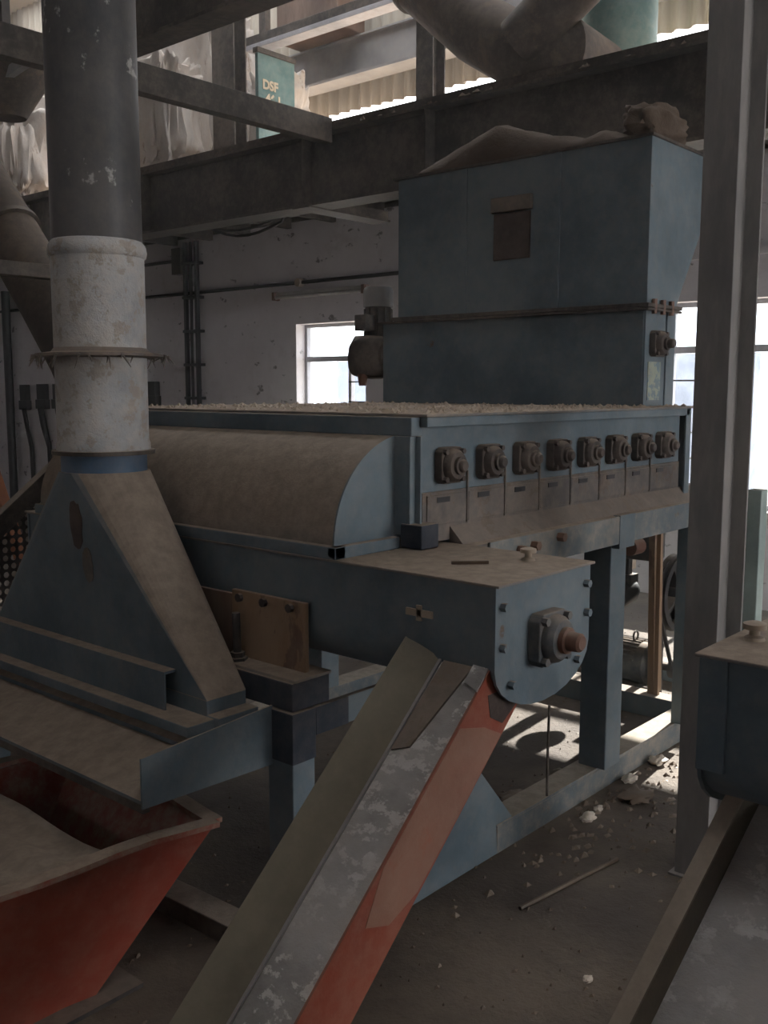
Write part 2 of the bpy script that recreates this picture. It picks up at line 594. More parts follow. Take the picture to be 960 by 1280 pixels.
# eight bearing seats with hatch plates beneath
bproto = None
for k in range(8):
    x = 2.344 + .205 * k
    if k:
        place_copy(hp, mc, (.205 * k, 0, 0))
    else:
        hp = B(x - .096, x + .096, YF - .008, YF - .004, 1.145, 1.236).build('hatch_plate', GREYB, mc, .002)
        B(x - .05, x + .01, YF - .0105, YF - .007, 1.212, 1.228).build('hatch_slot', BLACK, hp)
    if k < 7:
        B(x + .1, x + .105, YF - .009, YF - .003, 1.14, 1.30).build('seam_strip', GREYB, mc)


def bearing(parent, c, d=(0, -1, 0), s=1.0, name='bearing', mat=None, shaft=.045, capm=None):
    """square flange bearing: plate with cut corners, domed housing, ring, shaft stub and bolts"""
    mat = mat or BEARM
    c = Vector(c); d = Vector(d)
    sidev = d.cross(Vector((0, 0, 1)))
    upv = Vector((0, 0, 1))
    h = .054 * s
    pl = MB()
    cut = .014 * s
    pts = [(-h + cut, -h), (h - cut, -h), (h, -h + cut), (h, h - cut), (h - cut, h), (-h + cut, h), (-h, h - cut), (-h, -h + cut)]
    pl.prism([c + sidev * a + upv * b for a, b in pts], d * .028 * s)
    hs = pl.build(name, mat, parent, .003)
    MB().lathe(c, d, [(.05 * s, .028 * s), (.048 * s, .04 * s), (.04 * s, .05 * s), (.027 * s, .052 * s)], 24).build('housing', mat, hs, smooth=40)
    MB().lathe(c, d, [(.027 * s, .05 * s), (.027 * s, .062 * s), (.02 * s, .064 * s), (.019 * s, .064 * s + shaft), (.014 * s, .069 * s + shaft)], 20).build('shaft_end', capm or mat, hs, smooth=40)
    for a in (-1, 1):
        for b in (-1, 1):
            p = c + sidev * (a * h * .76) + upv * (b * h * .76)
            MB().cyl(p, p + d * .040 * s, .009 * s, n=6).build('bolt', mat, hs)
    return hs


for k in range(8):
    if k == 0:
        bproto = bearing(mc, (2.344, YF + .0, 1.322), s=1.0, shaft=.006)
    else:
        place_copy(bproto, mc, (.205 * k, 0, 0))
# quarter-round cover on the side
cy0, cy1, rad, cz = 1.86, 3.38, .302, 1.117
cv = MB()
prof = []
for i in range(25):
    a = math.pi / 2 + math.pi / 2 * i / 24
    prof.append((XL - .005 + rad * math.cos(a), cz + .298 * math.sin(a)))
outer = [Vector((x, cy0, z)) for x, z in prof]
inner = [Vector((XL - .005 + (x - XL + .005) * .985, cy0, cz + (z - cz) * .985)) for x, z in reversed(prof)]
cv.prism(outer + inner, (0, cy1 - cy0, 0))
cv.build('curved_cover', COVER, mc, smooth=30)
ce = MB()
ce.prism([Vector((XL - .005 + (x - XL + .005) * 1.006, cy0 - .004, cz + (z - cz) * 1.006)) for x, z in prof] + [Vector((XL - .005, cy0 - .004, cz))], (0, .006, 0))
ce.build('cover_end', BLUE, mc)
cf = MB()
cf.box(XL - rad - .03, XL - rad + .012, cy0 - .03, cy1, cz - .03, cz + .004).box(XL - rad - .03, XL - .06, cy0 - .03, cy0 + .0, cz - .03, cz + .004)
cf.build('cover_flange', BLUE, mc, .003)
# base frame
lg = MB()
lg.prism([(2.362, YF - .003, ZB + .012), (2.362, YF - .003, 1.0), (2.362, YF - .075, 1.0), (2.362, YF - .075, 1.078), (2.362, YF - .055, 1.085)], (1.768, 0, 0))
lg.build('base_ledge', GREYB, mc)
B(2.46, 4.14, YF - .085, YF - .075, .978, 1.082).build('base_rail', DUSTB, mc, .003)
B(2.46, 4.14, YF - .075, YF + .05, .978, 1.0).build('base_rail', BLUE, mc, .003)
B(2.46, 4.14, YB - .06, YB + .02, .978, 1.10).build('base_rail', BLUE, mc, .003)
B(3.98, 4.12, YF - .02, YB - .06, .985, 1.09).build('cross_rail', BLUE, mc, .003)
B(2.40, 2.48, YF + .0, YB - .06, .985, 1.09).build('cross_rail', BLUE, mc, .003)
leg0 = B(3.285, 3.405, 1.745, 1.86, .1, 1.0).build('leg', BLUE, mc, .004)
B(3.285, 3.405, 1.712, 1.745, .96, 1.085).build('leg_plate', BLUE, leg0, .002)
for x, y in ((3.285, 3.26),):
    B(x, x + .12, y, y + .115, .1, .99).build('leg', BLUE, mc, .004)
B(3.97, 4.05, 1.745, 1.80, .1, .99).build('leg', BLUE, mc, .004)
B(4.02, 4.11, 3.26, 3.36, .1, .99).build('leg', BLUE, mc, .004)
B(2.36, 2.46, 3.26, 3.36, .1, .99).build('leg', BLUE, mc, .004)
fb = MB()
fb.box(2.62, 4.9, 1.78, 1.88, .09, .1).box(2.62, 4.9, 1.78, 1.788, 0, .09).box(2.62, 4.9, 1.872, 1.88, 0, .09)
fb.build('floor_beam', DUSTB, mc, .002)
fb = B(2.2, 4.9, 3.26, 3.38, 0, .1)
fb.build('floor_beam', DUSTB, mc, .003)
for x in (4.25, 4.85):
    B(x, x + .1, 1.88, 3.26, 0, .1).build('floor_beam', BLUE, mc, .003)
pd = MB()
a0 = [(2.1, 1.78, 0), (2.80, 1.78, 0), (2.80, 2.08, 0), (2.1, 2.08, 0)]
a1 = [(2.30, 1.80, .36), (2.50, 1.80, .36), (2.50, 2.02, .36), (2.30, 2.02, .36)]
pd.add(a0 + a1, [(0, 3, 2, 1), (4, 5, 6, 7), (0, 1, 5, 4), (1, 2, 6, 5), (2, 3, 7, 6), (3, 0, 4, 7)])
pd.build('pedestal', BLUE, mc, .004)
B(2.37, 2.48, 1.82, 1.94, .35, .985).build('leg', BLUE, mc, .004)
for x, z in ((2.62, 1.04), (2.70, 1.045), (2.86, 1.055)):
    MB().cyl((x, 1.716, z), (x, 1.69, z), .016, n=6).build('rail_bolt', RUST, mc)

# litter on the lid of the machine
lit = MB()
for k in range(900):
    x, y = random.uniform(XL, XR), random.uniform(YF - .02, YB)
    if k % 3 == 0:
        y = YF - .03 + random.random() ** 2 * .5
    if x > 3.78 and y > 1.86:
        continue
    s = random.uniform(.006, .022)
    h = random.uniform(.004, .014)
    a = random.uniform(0, 6.28)
    ca, sa = math.cos(a) * s, math.sin(a) * s
    z = ZT + .007
    lit.add([(x - ca, y - sa, z), (x + sa, y - ca, z), (x + ca, y + sa, z), (x - sa, y + ca, z), (x, y, z + h)],
            [(0, 1, 4), (1, 2, 4), (2, 3, 4), (3, 0, 4), (3, 2, 1, 0)])
o = lit.build('lid_litter', LITTER)
tag(o, 'pale flaky litter scattered over the lid of the cleaner', 'litter')
o['kind'] = 'stuff'

# ------------------------------------------------------------------ feed hopper on the machine
HX, HY0, HY1 = 3.82, 1.90, 3.24
hp_ = thing('feed_hopper', 'tall dark blue feed hopper standing on the far end of the cleaner', 'hopper', (3.96, 2.6, ZT + .008))
prof = [(HX, 1.895), (HX, 2.56), (4.305, 2.562), (4.30, 2.22), (4.085, 1.895)]
ub = MB()
ub.prism([(x, HY0 + .006, z) for x, z in prof], (0, HY1 - HY0 - .006, 0))
ub.build('upper_body', BLUE, hp_, .003)
ep = MB()
ep.prism([(x, HY0, z) for x, z in prof], (0, .006, 0))
ep.build('end_plate', BLUE, hp_)
lb = MB()
lb.box(HX + .012, 4.02, HY0 + .02, 3.35, ZT + .008, 1.87)
lb.build('lower_body', BLUE, hp_, .003)
B(HX + .014, 4.02, HY0 + .012, HY0 + .02, ZT + .008, 1.87).build('end_plate', BLUE, hp_)
B(4.02, 4.10, HY0 + .004, 3.35, ZT + .008, 1.87).build('back_channel', BLUE, hp_, .003)
fl = MB()
fl.box(HX - .03, 4.11, HY0 - .02, 3.36, 1.868, 1.878).box(HX - .03, 4.11, HY0 - .02, 3.26, 1.88, 1.896)
fl.build('joint_flange', GIRD, hp_, .002)
for x in (3.86, 3.94, 4.02):
    MB().cyl((x, HY0 - .012, 1.855), (x, HY0 - .012, 1.915), .012, n=6).build('flange_bolt', RUST, hp_)
for y in (2.835, 2.336):
    B(HX - .008, HX, y - .016, y + .016, 1.896, 2.556).build('seam_strip', BLUE, hp_, .001)
B(HX - .01, HX, 2.47, 2.665, 2.125, 2.33).build('sight_port', PORT, hp_, .003, label='rust-brown inspection port')
B(HX - .022, HX, 2.46, 2.675, 2.335, 2.40).build('port_flap', GREYB, hp_, .003)
B(HX - .006, HX + .0, HY0, HY0 + .05, 1.896, 2.56).build('corner_strip', BLUE, hp_, .001)
B(HX - .02, 4.32, HY0 - .012, HY1 + .02, 2.556, 2.566).build('rim_plate', GIRD, hp_)
bearing(hp_, (3.925, HY0 + .012, 1.735), s=1.0, shaft=.02)
B(3.865, 3.98, HY0 + .0095, HY0 + .0125, 1.50, 1.66).build('faded_stencil', SCUFF, hp_, label='faded pale stencil paint')
# dust heap on the hopper top
hm = MB()
nx, ny = 14, 40
for j in range(ny + 1):
    for i in range(nx + 1):
        u, v = i / nx, j / ny
        x = HX + .005 + u * .46
        y = HY0 + .06 + v * (HY1 - HY0 - .08)
        h = max(0, .19 - abs(y - 2.72) * .38) * (1 - abs(u - .4) ** 1.4 * .9) + .06 * math.exp(-((y - 2.16) / .18) ** 2) * (1 - abs(u - .4))
        h += .022 * mnoise.noise(Vector((x * 9, y * 9, 0))) + .01
        e = min(u, 1 - u, v, 1 - v) * 8
        hm.v.append(Vector((x, y, 2.566 + max(0, h) * min(1, e + .15))))
for j in range(ny):
    for i in range(nx):
        a = j * (nx + 1) + i
        hm.f.append((a, a + 1, a + nx + 2, a + nx + 1))
ring = [i for i in range(nx + 1)] + [j * (nx + 1) + nx for j in range(1, ny + 1)] + [ny * (nx + 1) + i for i in range(nx - 1, -1, -1)] + [j * (nx + 1) for j in range(ny - 1, 0, -1)]
base = len(hm.v)
for i in ring:
    hm.v.append(Vector((hm.v[i].x, hm.v[i].y, 2.566)))
m_ = len(ring)
for i in range(m_):
    hm.f.append((ring[i], ring[(i + 1) % m_], base + (i + 1) % m_, base + i))
hm.f.append(tuple(range(base + m_ - 1, base - 1, -1)))
o = hm.build('dust_heap', HEAP, smooth=60)
tag(o, 'peaked brown heap of dust lying on the feed hopper', 'dust heap')
mb = lumpy((4.08, 2.02, 2.65), (.40, .19, .18), 3, .22, 2.2, 4, .8)
for v in mb.v:
    v.z = max(v.z, 2.565)
o = mb.build('sacking', HEAP, smooth=60)
tag(o, 'crumpled brown sacking on the bearing end of the feed hopper', 'cloth')
# gear motor at the far end of the hopper
gm = thing('gear_motor', 'dusty upright gear motor on the window-side end of the feed hopper', 'motor', (3.93, 3.42, 1.55))
gc = Vector((3.92, 3.46, 0))
MB().lathe((gc.x, gc.y, 1.80), (0, 0, 1), [(.068, 0), (.068, .16), (.062, .17)], 24).build('motor_body', MOTOR, gm, smooth=40)
MB().lathe((gc.x, gc.y, 1.965), (0, 0, 1), [(.078, 0), (.078, .085), (.07, .1), (.02, .104)], 24).build('fan_cowl', BEAMG, gm, smooth=40)
for k in range(10):
    a = 2 * math.pi * k / 10
    p = gc + Vector((math.cos(a) * .07, math.sin(a) * .07, 0))
    B(p.x - .005, p.x + .005, p.y - .005, p.y + .005, 1.81, 1.955).build('fin', MOTOR, gm)
B(gc.x - .14, gc.x - .07, gc.y - .04, gc.y + .04, 1.84, 1.92).build('terminal_box', MOTOR, gm, .004)
gb = lumpy((gc.x - .05, gc.y + .005, 1.71), (.20, .20, .22), 9, .12, 1.6, 3, .55)
gb.build('gear_case', GIRD, gm, smooth=50)
MB().lathe((gc.x - .02, gc.y - .11, 1.71), (0, 1, 0), [(.085, 0), (.085, .03), (.06, .05)], 24).build('output_flange', GIRD, gm, smooth=40)
MB().cyl((gc.x - .12, gc.y, 1.62), (gc.x - .12, gc.y, 1.56), .03, .02, 12).build('drain_cup', RUST, gm)

# ------------------------------------------------------------------ screw conveyor trough
TX0, TX1, TY0, TY1, TZ = 1.912, 2.345, 1.31, 3.45, 1.08


def trough_profile(x0, x1, zt, zs=.885, zb=.765):
    pts = [(x0, zt), (x0, zs)]
    w = x1 - x0
    for i in range(1, 12):
        a = math.pi + math.pi * i / 12
        pts.append((x0 + w / 2 + w / 2 * math.cos(a), zs + (zs - zb) * math.sin(a)))
    pts += [(x1, zs), (x1, zt)]
    return pts


def trough(name, label, x0, x1, y0, y1, zt, end_low, mat, knob):
    t = thing(name, label, 'conveyor', ((x0 + x1) / 2, (y0 + y1) / 2, .76 if end_low else .8))
    pr = trough_profile(x0, x1, zt)
    MB().prism([(x, y0 + .008, z) for x, z in pr], (0, y1 - y0 - .016, 0)).build('trough', mat, t, smooth=35)
    ex = [(x0 + (x - (x0 + x1) / 2) * 1.0 + ((x1 - x0) / 2) + (x - (x0 + x1) / 2) * .03, z - (.012 if z < .9 else 0)) for x, z in pr]
    MB().prism([(x, y0, z) for x, z in ex], (0, .008, 0)).build('end_plate', mat, t)
    MB().prism([(x, y1 - .008, z) for x, z in ex], (0, .008, 0)).build('end_plate', mat, t)
    lid = B(x0 - .012, x1 + .012, y0 - .012, y1 + .01, zt, zt + .007).build('lid', LID, t, .002)
    MB().lathe((knob[0], knob[1], zt + .007), (0, 0, 1), [(.02, 0), (.018, .006), (.01, .01), (.01, .02), (.022, .022), (.022, .032), (.01, .036)], 14).build('lid_knob', LITTER, lid, smooth=40)
    for sx, z in ((x0 + .02, 1.03), (x0 + .02, .93), (x1 - .02, 1.03), (x1 - .015, .95), (x0 + .06, .83), (x1 - .06, .83)):
        MB().cyl((sx, y0 + .002, z), (sx, y0 - .016, z), .011, n=6).build('bolt', mat, t)
    return t


tr1 = trough('screw_conveyor', 'blue screw conveyor trough passing below the curved cover of the cleaner', TX0, TX1, TY0, TY1, TZ, True, BLUE, (2.245, 1.44))
bearing(tr1, (2.115, TY0, .925), s=1.25, shaft=.03, mat=BEARB, capm=RUST, name='end_bearing')
MB().bar((1.905, 1.50, .985), (1.905, 1.585, .985), .006, .018).build('side_lug', LITTER, tr1)
MB().bar((1.905, 1.543, .965), (1.905, 1.543, 1.005), .006, .016, (0, 1, 0)).build('side_lug', LITTER, tr1)
tag(MB().bar((2.06, 1.56, TZ + .012), (2.13, 1.49, TZ + .012), .012, .008).build('twig', LEAF), 'thin twig lying on the dusty lid of the screw conveyor', 'twig')
tag(MB().tube([(2.19, 1.33, .72), (2.19, 1.332, .6), (2.19, 1.331, .47)], .004, 6).build('hanging_string', GIRD), 'short string hanging under the end of the screw conveyor', 'string')

# boards hung on the trough side
bd = thing('plywood_sheet', 'light brown plywood sheet bolted under the screw conveyor', 'board', (1.89, 2.08, .66))
pb = B(1.884, 1.9, 1.935, 2.245, .756, .955)
pb.build('sheet', BOARD, bd, .002)
for y in (1.99, 2.10, 2.205):
    MB().cyl((1.886, y, .935), (1.872, y, .935), .013, n=8).build('bolt', DARKST, bd)
tag(B(1.888, 1.902, 2.25, 2.6, .60, .94).build('dark_board', BOARDD, bevel=.002), 'dark stained board beside the light plywood sheet', 'board')


# ------------------------------------------------------------------ chutes
def chute(name, label, top, yawdeg, length, width, slope, wall, mats, xt):
    """open channel running down along -X (turned by yaw); top = outer top corner of the near wall"""
    near, floor_, far, lip = mats
    a = math.atan(slope)
    d = Matrix.Rotation(R(yawdeg), 3, 'Z') @ Vector((-math.cos(a), 0, -math.sin(a)))
    s = Matrix.Rotation(R(yawdeg), 3, 'Z') @ Vector((0, 1, 0))
    n = s.cross(d)
    if n.z < 0:
        n = -n
    top = Vector(top)
    t = thing(name, label, 'chute', (top + d * length - n * wall))
    e = d * length
    th = .006

    def plate(p, u, v, w):
        return MB().prism([p, p + u, p + u + v, p + v], w)
    nw = MB()
    nw.prism([top + d * 0 + d * xt, top + e, top + e - n * wall, top - n * wall - d * .02, top - n * wall * .35 - d * .0], s * th)
    nw.build('near_wall', near, t)
    plate(top + s * (width - th), e, -n * wall, s * th).build('far_wall', far, t)
    plate(top - n * wall + s * th, e, s * (width - 2 * th), n * th).build('bed', floor_, t)
    MB().bar(top + s * .0 + n * .003 + d * xt, top + e + n * .003, .022, .006, n).build('rim', lip, t)
    MB().bar(top + s * (width - .008) + n * .003, top + e + s * (width - .008) + n * .003, .034, .006, n).build('rim', lip, t)
    return t, top, d, s, n


ca_ = math.atan(.89)
cdv = Vector((-math.cos(ca_), 0, -math.sin(ca_)))
cs = Vector((0, 1, 0))
cn = Vector((-math.sin(ca_), 0, math.cos(ca_)))
ct = Vector((1.985, 1.33, .937))
CL, CH = 1.18, .166
c1 = thing('discharge_chute', 'long orange-sided discharge chute running down from the screw conveyor', 'chute', ct + cdv * CL - cn * CH)
MB().prism([ct + cdv * .092, ct + cdv * CL, ct + cdv * CL - cn * CH, ct - cn * CH + cdv * .052, ct - cn * .13 + cdv * .077, ct - cn * .09 + cdv * .092], cs * .006).build('near_wall', ORANGE, c1)
MB().prism([ct + cdv * .09 - cn * .012 + cs * .006, ct + cdv * CL - cn * .012 + cs * .006, ct + cdv * CL - cn * .012 + cs * .15, ct + cdv * .09 - cn * .012 + cs * .15], cn * .006).build('bed', CHUTE, c1)
# far wall: fold at the bed, then leaning outwards
fpts = [(.148, -.006), (.156, -.003), (.166, .006), (.178, .02), (.20, .042), (.226, .058), (.232, .066)]
fw_ = [ct + cs * a + cn * b for a, b in fpts]
fo_ = [ct + cs * (a + .006) + cn * (b - .006) for a, b in reversed(fpts)]
MB().prism([p + cdv * .088 for p in fw_ + fo_], cdv * (CL - .088)).build('far_wall', OLIVE, c1, smooth=50)
MB().bar(ct + cs * .152 - cn * .002 + cdv * .092, ct + cs * .152 - cn * .002 + cdv * CL, .008, .006, cn).build('fold_strip', BEAMG, c1)
np_ = lambda a, b: ct + cdv * a - cn * b - cs * .0012
MB().prism([np_(.26, .004), np_(.62, .004), np_(.74, .05), np_(.70, .12), np_(.60, .158), np_(.40, .162), np_(.17, .162), np_(.20, .09)], cs * .0012).build('faded_patch', FADED, c1)
MB().prism([np_(.095, .08), np_(.14, .04), np_(.17, .09), np_(.15, .145), np_(.07, .16)], cs * .0012).build('rust_patch', PORT, c1)
MB().prism([ct - cn * .16 + cs * .01 + cdv * .056, ct - cn * .16 + cs * .01 + cdv * CL, ct - cn * .16 + cs * .2 + cdv * CL, ct - cn * .16 + cs * .2 + cdv * .056], -cn * .006).build('underside', ORANGE, c1)
MB().prism([ct + cn * .0 + cs * .05 + cdv * .09, ct + cn * .0 + cs * .10 + cdv * .34, ct + cn * .0 + cs * .145 + cdv * .36, ct + cn * .0 + cs * .14 + cdv * .09], -cn * .007).build('patch_strip', GREYB, c1)
MB().prism([ct + cs * .002 + cdv * .16 + cn * .003, ct + cs * .05 + cdv * .14 + cn * .003, ct + cs * .048 + cdv * .088 + cn * .006, ct + cs * .004 + cdv * .088 + cn * .004], -cn * .004).build('mouth_flap', CHUTE, c1)

# ------------------------------------------------------------------ second conveyor with its own chute
tr2 = trough('screw_conveyor', 'blue screw conveyor end with a lid knob, standing beside the steel column', 1.69, 2.08, -.55, .71, 1.07, False, BLUE, (1.84, .673))
B(1.682, 1.70, .66, .712, .86, 1.07).build('corner_angle', BLUE, tr2, .002)
c2, *_ = chute('discharge_chute', 'worn grey discharge chute below the blue conveyor end beside the column', (1.763, .305, .824), -8, 1.10, .37, .89, .10,
               (ORANGE, CHUTE, OLIVE, RIML), .0)

# ------------------------------------------------------------------ post, pan, duct on the left
ps = thing('support_frame', 'dark blue support post with a boxed head and an arm to the conveyor', 'frame', (1.84, 1.95, 0))
B(1.80, 1.885, 1.90, 2.0, 0, .655).build('post', BLUE, ps, .003)
B(1.797, 1.888, 1.897, 2.003, .52, .665).build('post_head', NAVY, ps, .003)
B(1.888, 2.30, 1.90, 1.92, .585, .665).build('arm', BLUE, ps, .003)
B(1.888, 2.02, 1.896, 1.90, .585, .665).build('arm_plate', NAVY, ps, .001)
B(1.805, 1.95, 1.905, 2.16, .668, .748).build('head_block', NAVY, ps, .003)
B(1.812, 1.955, 1.90, 2.247, .748, .757).build('head_plate', LID, ps, .002)
MB().cyl((1.85, 2.183, .757), (1.848, 2.185, .898), .012, n=14).build('stud', DARKST, ps, smooth=40)
MB().lathe((1.85, 2.183, .757), (0, 0, 1), [(.03, 0), (.03, .008), (.022, .01), (.022, .024)], 6).build('nut', DARKST, ps)
B(1.785, 1.90, 1.885, 2.015, 0, .012).build('foot_plate', BLUE, ps, .002)

pn = thing('collecting_pan', 'wide dusty sloping pan with a blue end plate beside the support post', 'pan', (1.55, 2.7, .5))
PY0, PY1 = 1.98, 3.6
MB().prism([(1.365, PY0, .515), (1.80, PY0, .505), (1.80, PY0, .675), (1.365, PY0, .645)], (0, .006, 0)).build('end_plate', BLUE, pn)
MB().prism([(1.37, PY0 + .006, .522), (1.37, PY0 + .006, .532), (1.575, PY0 + .006, .585), (1.575, PY0 + .006, .572)], (0, PY1 - PY0, 0)).build('front_sheet', PANM, pn)
MB().prism([(1.585, PY0 + .006, .568), (1.585, PY0 + .006, .592), (1.72, PY0 + .006, .635), (1.798, PY0 + .006, .64), (1.798, PY0 + .006, .61)], (0, PY1 - PY0, 0)).build('rear_sheet', PANM, pn)
B(1.37, 1.39, PY0 + .006, PY1, .50, .523).build('front_lip', GIRD, pn)
MB().prism([(1.36, PY1, .515), (1.80, PY1, .505), (1.80, PY1, .69), (1.36, PY1, .645)], (0, .006, 0)).build('end_plate', BLUE, pn)
for x, y in ((1.42, 3.45), (1.735, 3.45)):
    B(x, x + .06, y, y + .06, 0, .52).build('leg', BLUE, pn)
B(1.735, 1.795, 2.5, 2.56, 0, .612).build('leg', BLUE, pn)

# rectangular-to-round transition with the big vertical pipe
TB = (1.655, 1.795, 2.085, 3.27, .652)
PC = Vector((1.76, 2.70))
PR = .139
td = thing('duct_transition', 'blue tapering duct hood on the dusty pan below the upright pipe', 'duct', (PC.x, PC.y, .64))
rc = [(TB[0], TB[2]), (TB[1], TB[2]), (TB[1], TB[3]), (TB[0], TB[3])]
zt_, zb_ = 1.292, .70
hd = MB()
nn = 32
cir = []
for k in range(nn):
    a = 2 * math.pi * k / nn - 3 * math.pi / 4   # start at the (-x, -y) corner, counter-clockwise
    cir.append(Vector((PC.x + PR * math.cos(a), PC.y + PR * math.sin(a), zt_)))
hd.v = [Vector((x, y, zb_)) for x, y in rc] + cir
# corner c owns arc k in [c*8-4, c*8+4]; flats between
for c in range(4):
    for j in range(-4, 4):
        k0 = (c * 8 + j) % nn
        k1 = (c * 8 + j + 1) % nn
        hd.f.append((c, 4 + k1, 4 + k0))
    hd.f.append((c, (c + 1) % 4, 4 + (c * 8 + 4) % nn))
hd.f.append((3, 2, 1, 0))
hd.f.append(tuple(4 + k for k in range(nn)))
hd.build('hood', TRANS, td)
bs = MB()
bs.box(TB[0], TB[1], TB[2], TB[3], .64, .70)
bs.build('base_band', TRANS, td, .002)
an = MB()
an.box(TB[0] - .045, TB[0] - .039, TB[2] + .13, TB[3] + .05, .655, .765).box(TB[0] - .039, TB[0] + .015, TB[2] + .13, TB[3] + .05, .757, .765)
an.build('angle_upstand', PANM, td, .001)
B(TB[0] - .09, TB[0] + .02, TB[2] - .03, TB[3] + .08, .625, .655).build('base_flange', PANM, td, .003)
B(TB[0], TB[1] + .003, TB[2] - .05, TB[2] + .02, .63, .66).build('base_flange', PANM, td, .003)
rp = MB()
# rust patch and pale splash on the front sheet (thin flakes lying on it)
fnrm = (cir[12 - 8 + 4] if False else None)
p0 = Vector((TB[0], TB[2], zb_)); p3 = Vector((TB[0], TB[3], zb_)); ap = Vector((PC.x - PR, PC.y, zt_))


def on_front(y, z):
    k = (z - zb_) / (zt_ - zb_)
    return Vector((TB[0] + (ap.x - TB[0]) * k - .002, y, z))


def blob(name, mat, yc, zc, ry, rz, seed):
    pts = []
    for k in range(20):
        a = 2 * math.pi * k / 20
        r = 1 + .25 * mnoise.noise(Vector((math.cos(a) * 2, math.sin(a) * 2, seed)))
        pts.append(on_front(yc + ry * r * math.cos(a), zc + rz * r * math.sin(a)))
    MB().prism(pts, (-.001, 0, 0)).build(name, mat, td)


blob('rust_patch', PORT, 2.66, 1.135, .034, .075, 1)
blob('paint_splash', GREYB, 2.615, 1.015, .028, .055, 5)
MB().lathe((PC.x, PC.y, 1.285), (0, 0, 1), [(PR - .008, 0), (PR - .008, .07)], 40).build('neck', PIPEB, td, smooth=40)

pp = thing('upright_pipe', 'big grey upright pipe rising from the blue hood, dark above and pale below', 'pipe', (PC.x, PC.y, 1.35))
P3 = lambda z: (PC.x, PC.y, z)
MB().lathe(P3(1.345), (0, 0, 1), [(PR + .018, 0), (PR + .018, .012), (PR + .004, .013)], 44).build('flange', GIRD, pp, smooth=40)
MB().lathe(P3(1.357), (0, 0, 1), [(PR + .004, 0), (PR + .004, .02), (PR, .028), (PR, .285)], 44).build('lower_sleeve', PIPEL, pp, smooth=40)
MB().lathe(P3(1.64), (0, 0, 1), [(PR + .02, 0), (PR + .055, .004), (PR + .055, .012), (PR + .01, .018), (PR, .03)], 44).build('flange', GREYB, pp, smooth=40)
MB().lathe(P3(1.655), (0, 0, 1), [(PR, 0), (PR, .285), (PR + .006, .29), (PR + .009, .305), (PR + .006, .322), (PR - .004, .335)], 44).build('upper_sleeve', PIPEL, pp, smooth=40)
MB().lathe(P3(1.97), (0, 0, 1), [(PR - .004, 0), (PR - .004, 4.3)], 44).build('riser', PIPE, pp, smooth=40)
# ragged lint hanging on the flange
ln = MB()
for k in range(60):
    a = random.uniform(0, 6.28)
    r = PR + .045 + random.random() * .02
    x, y = PC.x + r * math.cos(a), PC.y + r * math.sin(a)
    l = random.uniform(.01, .045)
    ln.cyl((x, y, 1.648), (x + random.uniform(-.02, .02), y + random.uniform(-.02, .02), 1.648 - l), .004, .001, 4)
ln.build('lint', GREYB, pp)

# red hopper below the pan
rh = thing('red_hopper', 'dusty red tapered hopper standing below the collecting pan', 'hopper', (1.2, 2.4, 0))
RZ = .40
rim = [Vector((.62, 2.09, RZ)), Vector((1.595, 1.985, RZ)), Vector((1.66, 2.75, RZ)), Vector((.64, 2.85, RZ))]
bot = [Vector((.80, 2.13, 0)), Vector((1.28, 2.10, 0)), Vector((1.33, 2.6, 0)), Vector((.82, 2.65, 0))]
cen = sum(rim, Vector()) / 4


def hopper_side(i, j, mat, name):
    a, b, c, d = rim[i], rim[j], bot[j], bot[i]
    n_ = (b - a).cross(d - a).normalized()
    if n_.dot(cen - a) < 0:
        n_ = -n_
    # subdivided and slightly dented
    mb = MB()
    nu, nv = 18, 8
    for s_ in (0, .006):
        for v in range(nv + 1):
            for u in range(nu + 1):
                p = a.lerp(b, u / nu).lerp(d.lerp(c, u / nu), v / nv)
                k = .016 * mnoise.noise(p * 3.5) * min(1, u / nu * 6, (1 - u / nu) * 6)
                mb.v.append(p + n_ * (s_ + k))
    q = (nu + 1) * (nv + 1)
    for v in range(nv):
        for u in range(nu):
            e = v * (nu + 1) + u
            mb.f.append((e, e + 1, e + nu + 2, e + nu + 1))
            mb.f.append((q + e, q + e + nu + 1, q + e + nu + 2, q + e + 1))
    for u in range(nu):
        mb.f.append((u, q + u, q + u + 1, u + 1))
        e = nv * (nu + 1) + u
        mb.f.append((e, e + 1, q + e + 1, q + e))
    for v in range(nv):
        e = v * (nu + 1)
        mb.f.append((e, e + nu + 1, q + e + nu + 1, q + e))
        e += nu
        mb.f.append((e, q + e, q + e + nu + 1, e + nu + 1))
    return mb.build(name, mat, rh, smooth=40)


for i in range(4):
    hopper_side(i, (i + 1) % 4, RED if i == 0 else GRIMR, 'side')
for i in range(4):
    a, b = rim[i], rim[(i + 1) % 4]
    n_ = 10
    pts = [a.lerp(b, k / n_) + Vector((0, 0, .012 + .01 * mnoise.noise(a.lerp(b, k / n_) * 4))) for k in range(n_ + 1)]
    mb = MB()
    for k in range(n_):
        mb.bar(pts[k], pts[k + 1], .045, .014)
    mb.build('rim', RIMM, rh)
